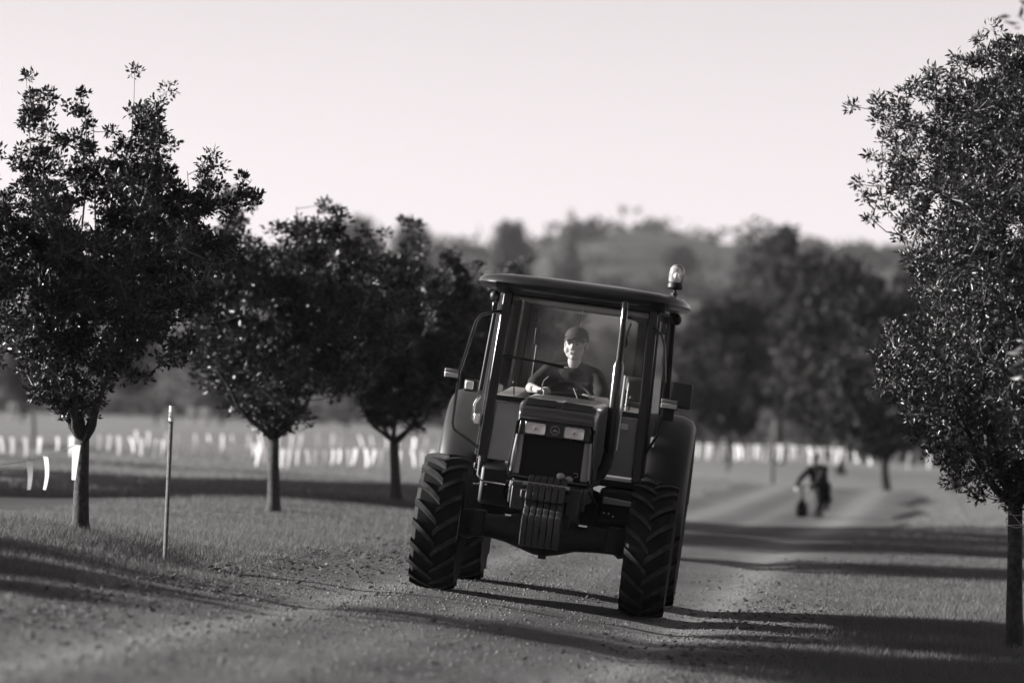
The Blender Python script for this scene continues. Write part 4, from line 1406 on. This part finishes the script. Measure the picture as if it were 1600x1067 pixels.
# ------------------------------------------------------------------ people
def remesh(name, mb, m, parent, vox, sm=6, xf=None):
    me = bpy.data.meshes.new(name)
    me.from_pydata(mb.v, [], mb.f)
    o = bpy.data.objects.new(name, me)
    COL.objects.link(o)
    rm = o.modifiers.new('r', 'REMESH')
    rm.mode = 'VOXEL'
    rm.voxel_size = vox
    rm.use_smooth_shade = True
    if sm:
        s_ = o.modifiers.new('s', 'SMOOTH')
        s_.iterations = sm
        s_.factor = .5
    dg = bpy.context.evaluated_depsgraph_get()
    dg.update()
    me2 = bpy.data.meshes.new_from_object(o.evaluated_get(dg))
    me2.name = name
    bpy.data.objects.remove(o)
    bpy.data.meshes.remove(me)
    me2.materials.clear()
    return link(name, me2, m, parent)


def head_mb(mb, H):
    e = lambda c, r: mb.ell(c, r, 20, 14, H)
    c = lambda p, q, r1, r2: mb.cap(p, q, r1, r2, 14, H)
    e((0, .02, .035), (.074, .092, .085))
    e((0, -.022, -.02), (.063, .064, .085))
    e((0, -.030, -.062), (.062, .050, .050))
    e((0, -.066, -.094), (.021, .018, .017))
    for s_ in (-1, 1):
        e((s_ * .041, -.047, -.038), (.030, .030, .036))
        e((s_ * .076, .012, -.006), (.011, .019, .032))
        e((s_ * .010, -.093, -.030), (.0085, .010, .008))
    c((-.040, -.066, .030), (.040, -.066, .030), .0125, .0125)
    c((0, -.083, .014), (0, -.103, -.024), .008, .0115)
    c((-.016, -.0775, -.054), (.016, -.0775, -.054), .0075, .0075)
    c((-.013, -.0765, -.066), (.013, -.0765, -.066), .0080, .0080)


def hand(mb, p, fwd, up, side_, curl=1.0, s=1.0):
    """palm at p; fwd = wrist to knuckles, up = back of the hand, side_ = thumb side"""
    f, u, sd_ = Vector(fwd).normalized(), Vector(up).normalized(), Vector(side_).normalized()
    p = Vector(p)
    for k_ in range(4):
        o_ = (1.5 - k_) * .0185 * s
        mb.cap(p + sd_ * o_ * .8 - f * .03 * s, p + sd_ * o_ + f * .035 * s, .014 * s, .011 * s, 10)
        L = (.042, .047, .044, .034)[k_] * s
        a = p + sd_ * o_ + f * .038 * s
        b_ = a + (f * .75 - u * .65 * curl).normalized() * L
        c_ = b_ + (f * -.05 - u * 1.0 * curl).normalized() * L * .65
        d_ = c_ + (f * -.8 - u * .6 * curl).normalized() * L * .5
        for q0, q1, r0, r1 in ((a, b_, .0095, .0088), (b_, c_, .0088, .008), (c_, d_, .008, .007)):
            mb.cap(q0, q1, r0 * s, r1 * s, 10)
    a = p - f * .02 * s + sd_ * .03 * s
    b_ = a + (sd_ * .75 + f * .6 - u * .2) .normalized() * .038 * s
    c_ = b_ + (f * .6 - u * .75 - sd_ * .1).normalized() * .032 * s
    mb.cap(a, b_, .013 * s, .0105 * s, 10)
    mb.cap(b_, c_, .0105 * s, .0085 * s, 10)


HX0 = CX - .035
Hm = Matrix.Translation((HX0, 1.80, 2.166)) @ Matrix.Rotation(R(-13), 4, 'Z') @ Matrix.Rotation(R(-3), 4, 'Y') @ Matrix.Rotation(R(2), 4, 'X') @ Matrix.Scale(1.16, 4) @ Matrix.Scale(1.09, 4, (1, 0, 0))
drv = empty('person')
drv.matrix_world = TM
tag(drv, 'boy in a dark cap and dark printed t-shirt steering the tractor', 'person')
bm_ = MB()
head_mb(bm_, Hm)
bm_.cap((HX0, 1.84, 2.08), (HX0, 1.86, 1.95), .056, .066)
bm_.cap((HX0 - .14, 1.87, 1.915), (HX0 + .14, 1.87, 1.915), .062, .062)
bm_.ell((HX0, 1.86, 1.72), (.185, .125, .22), 20, 14)
bm_.ell((HX0, 1.84, 1.50), (.195, .15, .16), 20, 14)
shL, elL, wrL = Vector((HX0 - .20, 1.86, 1.905)), Vector((HX0 - .335, 1.68, 1.745)), Vector((HX0 - .255, 1.50, 1.735))
shR_, elR, wrR = Vector((HX0 + .20, 1.86, 1.905)), Vector((HX0 + .315, 1.66, 1.70)), Vector((HX0 + .225, 1.48, 1.72))
for sh_, el, wr in ((shL, elL, wrL), (shR_, elR, wrR)):
    bm_.cap(sh_, el, .058, .045)
    bm_.cap(el, wr, .044, .030)
hand(bm_, (HX0 - .215, 1.44, 1.752), (.55, -.8, .1), (-.2, -.1, 1), (.75, .55, 0.2))
hand(bm_, (HX0 + .185, 1.42, 1.737), (-.55, -.8, .1), (.2, -.1, 1), (-.75, .55, 0.2))
for sg in (-1, 1):
    bm_.cap((HX0 + sg * .10, 1.84, 1.46), (HX0 + sg * .13, 1.46, 1.47), .085, .065)
    bm_.cap((HX0 + sg * .13, 1.46, 1.45), (HX0 + sg * .12, 1.36, 1.12), .058, .042)
    bm_.cap((HX0 + sg * .12, 1.36, 1.11), (HX0 + sg * .12, 1.24, 1.09), .04, .035)
remesh('body', bm_, M['skin'], drv, .0042, 4)
sh = MB()
sh.cap((HX0 - .16, 1.87, 1.905), (HX0 + .16, 1.87, 1.905), .084, .084)
for sg in (-1, 1):
    sh.cap((HX0 + sg * .06, 1.86, 1.972), (HX0 + sg * .19, 1.87, 1.912), .055, .082)
sh.ell((HX0, 1.855, 1.86), (.20, .125, .12), 18, 12)
sh.ell((HX0, 1.85, 1.75), (.22, .145, .22), 22, 14)
sh.ell((HX0, 1.83, 1.52), (.225, .175, .18), 22, 14)
for sh_, el in ((shL, elL), (shR_, elR)):
    sh.cap(sh_, sh_ + (el - sh_) * .74, .082, .076)
remesh('shirt', sh, M['shirt'], drv, .008, 14)
jn = MB()
for sg in (-1, 1):
    jn.cap((HX0 + sg * .10, 1.85, 1.44), (HX0 + sg * .13, 1.46, 1.47), .098, .08)
    jn.cap((HX0 + sg * .13, 1.46, 1.45), (HX0 + sg * .12, 1.37, 1.14), .072, .06)
jn.ell((HX0, 1.87, 1.46), (.2, .15, .11), 18, 12)
remesh('trousers', jn, M['dark'], drv, .012, 4)
# faded print across the chest: rows of short worn strokes
pr_ = MB()
r2 = np.random.default_rng(4)
def chest_y(x, z):
    k_ = 1 - ((x - HX0) / .215) ** 2 - ((z - 1.75) / .22) ** 2
    return 1.85 - .145 * math.sqrt(max(k_, .05)) - .004
for (z_, x0_, x1_, h_, n_) in ((1.845, -.105, .165, .035, 13), (1.812, -.07, .13, .010, 9), (1.785, -.02, .09, .022, 5)):
    for i in range(n_):
        x_ = HX0 + x0_ + (x1_ - x0_) * (i + .5) / n_
        if r2.uniform() < .15:
            continue
        hh_ = h_ * r2.uniform(.5, 1)
        w_ = (x1_ - x0_) / n_ * r2.uniform(.15, .34)
        for sx in (-1, 1):
            xa = x_ + sx * w_ * .8
            pr_.box(xa - .0025, xa + .0025, chest_y(xa, z_) - .003, chest_y(xa, z_) + .02, z_ - hh_ / 2, z_ + hh_ / 2 * (1 if sx > 0 else .7))
        pr_.box(x_ - w_, x_ + w_, chest_y(x_, z_) - .004, chest_y(x_, z_) + .02, z_ - hh_ * .5, z_ - hh_ * .5 + .005)
obj('shirt_print', pr_, M['print'], drv)
for sg in (-1, 1):
    ey = obj('eye', MB().ell((sg * .030, -.0715, .003), (.0135, .009, .0085), 12, 8, Hm), M['eyew'], drv)
    obj('iris', MB().ell((sg * .030 - .001, -.0795, .003), (.0065, .003, .0068), 10, 6, Hm), M['iris'], ey)
    obj('eyelid', MB().cap((sg * .017, -.0785, .0100), (sg * .043, -.0745, .0085), .0022, .002, 8, Hm), M['lips'], ey)
    obj('eyebrow', MB().cap((sg * .014, -.0815, .0235), (sg * .046, -.0755, .0225), .0032, .0024, 8, Hm), M['hair'], drv)
obj('mouth', MB().cap((-.018, -.0840, -.0600), (.018, -.0840, -.0600), .0030, .0030, 8, Hm).cap((-.011, -.0850, -.0665), (.011, -.0850, -.0665), .0036, .0036, 8, Hm), M['lips'], drv)
hr = MB().ell((0, .035, .028), (.079, .088, .075), 20, 12, Hm)
obj('hair', hr, M['hair'], drv)
# cap: crown shell and curved peak
cv, cf = [], []
nk, nj = 28, 8
for j in range(nj + 1):
    t = (PI / 2) * j / nj
    for k_ in range(nk):
        a = 2 * PI * k_ / nk
        seam = 1 + .012 * math.cos(6 * a)
        cv.append(Hm @ Vector((.084 * math.cos(a) * math.cos(t) * seam, .012 + .103 * math.sin(a) * math.cos(t) * seam, .048 - .006 * math.sin(a) * math.cos(t) + .088 * math.sin(t) ** .9)))
for j in range(nj):
    for k_ in range(nk):
        cf.append((j * nk + k_, j * nk + (k_ + 1) % nk, (j + 1) * nk + (k_ + 1) % nk, (j + 1) * nk + k_))
cp = obj('cap', MB().add(cv, cf), M['cap'], drv, ang=70)
cp.modifiers.new('thick', 'SOLIDIFY').thickness = .003
pv, pf = [], []
for j in range(5):
    t = j / 4
    for k_ in range(13):
        u_ = -1 + 2 * k_ / 12
        x_ = u_ * (.078 - .012 * t)
        yb = .012 - .103 * math.sqrt(max(0, 1 - (u_ * .93) ** 2))
        y_ = yb - .070 * t * math.sqrt(max(0.0, 1 - u_ * u_ * .75))
        z_ = .022 - .010 * t - .020 * u_ * u_ + .018 * (1 - u_ * u_) * .4
        pv.append(Hm @ Vector((x_, y_, z_ + .033 - .014 * t)))
for j in range(4):
    for k_ in range(12):
        a = j * 13 + k_
        pf.append((a, a + 1, a + 14, a + 13))
pk = obj('peak', MB().add(pv, pf), M['cap'], cp, ang=70)
pk.modifiers.new('thick', 'SOLIDIFY').thickness = .004

# child with a small scooter far down the road
pc = pt(1279, 815, 72)
cz0 = gz1(pc[0], pc[1]) + .02
CS = 1.03
ch = empty('person', (pc[0], pc[1], cz0))
tag(ch, 'fair haired child in dark clothes leaning over a small scooter far down the road', 'person')
ch.scale = (CS, CS, CS)
cb = MB()
cH = Matrix.Translation((-.09, -.1, 1.10)) @ Matrix.Rotation(R(-25), 4, 'Z') @ Matrix.Rotation(R(22), 4, 'X')
head_mb(cb, cH)
cb.cap((-.07, -.05, 1.03), (-.04, 0, .95), .045, .05)
cb.ell((-.0, .0, .80), (.15, .11, .2), 18, 12)
cb.ell((.05, .04, .60), (.15, .12, .13), 18, 12)
cb.cap((-.15, -.02, .93), (-.33, -.08, .76), .05, .04)
cb.cap((-.33, -.08, .76), (-.42, -.14, .60), .038, .028)
cb.cap((.12, -.04, .92), (-.02, -.20, .70), .05, .04)
cb.cap((-.02, -.20, .70), (-.20, -.20, .58), .038, .028)
hand(cb, (-.43, -.16, .56), (.1, -.5, -.8), (-.9, -.3, .1), (.3, -.9, 0), 1, .85)
hand(cb, (-.23, -.21, .555), (-.8, -.4, -.3), (0, 0, 1), (0, -.9, .1), 1, .85)
cb.cap((0, 0, .55), (.02, -.05, .28), .075, .055)
cb.cap((.02, -.05, .28), (.03, -.02, .06), .05, .036)
cb.cap((.03, -.01, .035), (.01, -.14, .03), .036, .03)
cb.cap((.12, .05, .55), (.17, -.04, .36), .075, .055)
cb.cap((.17, -.04, .36), (.16, .24, .28), .05, .036)
cb.cap((.16, .25, .29), (.16, .28, .20), .036, .03)
remesh('body', cb, M['skin_shade'], ch, .008, 3)
cc_ = MB()
cc_.cap((-.10, -.01, .92), (.10, -.01, .92), .075, .075)
cc_.ell((-.0, .0, .78), (.17, .13, .23), 18, 12)
cc_.ell((.06, .04, .58), (.18, .14, .17), 18, 12)
cc_.cap((-.15, -.02, .93), (-.33, -.08, .76), .062, .054)
cc_.cap((-.33, -.08, .76), (-.41, -.13, .62), .052, .045)
cc_.cap((.12, -.04, .92), (-.02, -.20, .70), .062, .054)
cc_.cap((-.02, -.20, .70), (-.17, -.20, .59), .052, .045)
remesh('jacket', cc_, M['coat_'], ch, .014, 4)
ct = MB()
ct.cap((0, 0, .55), (.02, -.05, .28), .09, .072)
ct.cap((.02, -.05, .28), (.03, -.02, .08), .068, .055)
ct.cap((.12, .05, .55), (.17, -.04, .36), .092, .075)
ct.cap((.17, -.04, .36), (.16, .23, .28), .072, .058)
remesh('trousers', ct, M['coat_'], ch, .014, 4)
for q0, q1 in (((.03, -.01, .04), (.0, -.16, .035)), ((.16, .25, .30), (.165, .29, .19))):
    obj('shoe', MB().cap(q0, q1, .046, .040), M['coat_'], ch)
obj('hair', MB().ell((0, .025, .045), (.083, .098, .085), 18, 12, cH), M['blond'], ch)

sp_ = pt(1252, 812, 71.3)
sc_ = empty('kick_scooter', (sp_[0], sp_[1], gz1(sp_[0], sp_[1]) + .01), R(-35))
sc_.scale = (1.02, 1.02, 1.02)
tag(sc_, 'small dark scooter held upright by the child on the road', 'scooter')
whl = MB().lathe([(.12, -.034), (.16, -.038), (.19, -.018), (.19, .018), (.16, .038), (.12, .034)], (0, 0, .185), 'x', 22, closed=True)
fw = obj('front_wheel', whl, M['rubber'], sc_)
obj('rim', MB().lathe([(.125, -.012), (.03, -.02), (.001, -.02)], (0, 0, .185), 'x', 14).lathe([(.125, .012), (.03, .02), (.001, .02)], (0, 0, .185), 'x', 14), M['coat_'], fw)
obj('rear_wheel', MB().lathe([(.09, -.022), (.12, -.024), (.135, 0), (.12, .024), (.09, .022)], (0, .62, .135), 'x', 18, closed=True), M['rubber'], sc_)
obj('fork', MB().tube([(-.04, 0, .185), (-.042, .03, .39), (0, .04, .41)], .013, 6).tube([(.04, 0, .185), (.042, .03, .39), (0, .04, .41)], .013, 6), M['coat_'], sc_)
obj('stem', MB().tube([(0, .04, .40), (.0, .07, .62)], .02, 8), M['coat_'], sc_)
hb = obj('handlebar', MB().tube([(-.2, .10, .63), (-.08, .075, .625), (.08, .075, .625), (.2, .10, .63)], .014, 8), M['coat_'], sc_)
for sg in (-1, 1):
    obj('grip', MB().cap((sg * .13, .085, .628), (sg * .2, .10, .63), .02, .02), M['rubber'], hb)
obj('deck', MB().box(-.06, .06, .16, .56, .10, .125).tube([(0, .05, .40), (0, .13, .2), (0, .2, .115)], .02, 8), M['coat_'], sc_, bevel=.008)
obj('mudguard', MB().box(-.035, .035, -.02, .06, .385, .395), M['coat_'], sc_)

# ------------------------------------------------------------------ haze
hz = MB().box(-500, 500, -60, 950, -24, 90)
hm = bpy.data.materials.new('haze')
hm.use_nodes = True
ht = hm.node_tree
ht.nodes.remove(ht.nodes['Principled BSDF'])
pvn = ht.nodes.new('ShaderNodeVolumePrincipled')
pvn.inputs['Color'].default_value = (.92, .90, .90, 1)
pvn.inputs['Density'].default_value = 0.00008
pvn.inputs['Anisotropy'].default_value = 0.2
ht.links.new(pvn.outputs[0], ht.nodes['Material Output'].inputs['Volume'])
hzo = obj('haze', hz, hm, smooth=False)
tag(hzo, 'thin pale evening haze in the air', 'haze', kind='stuff')
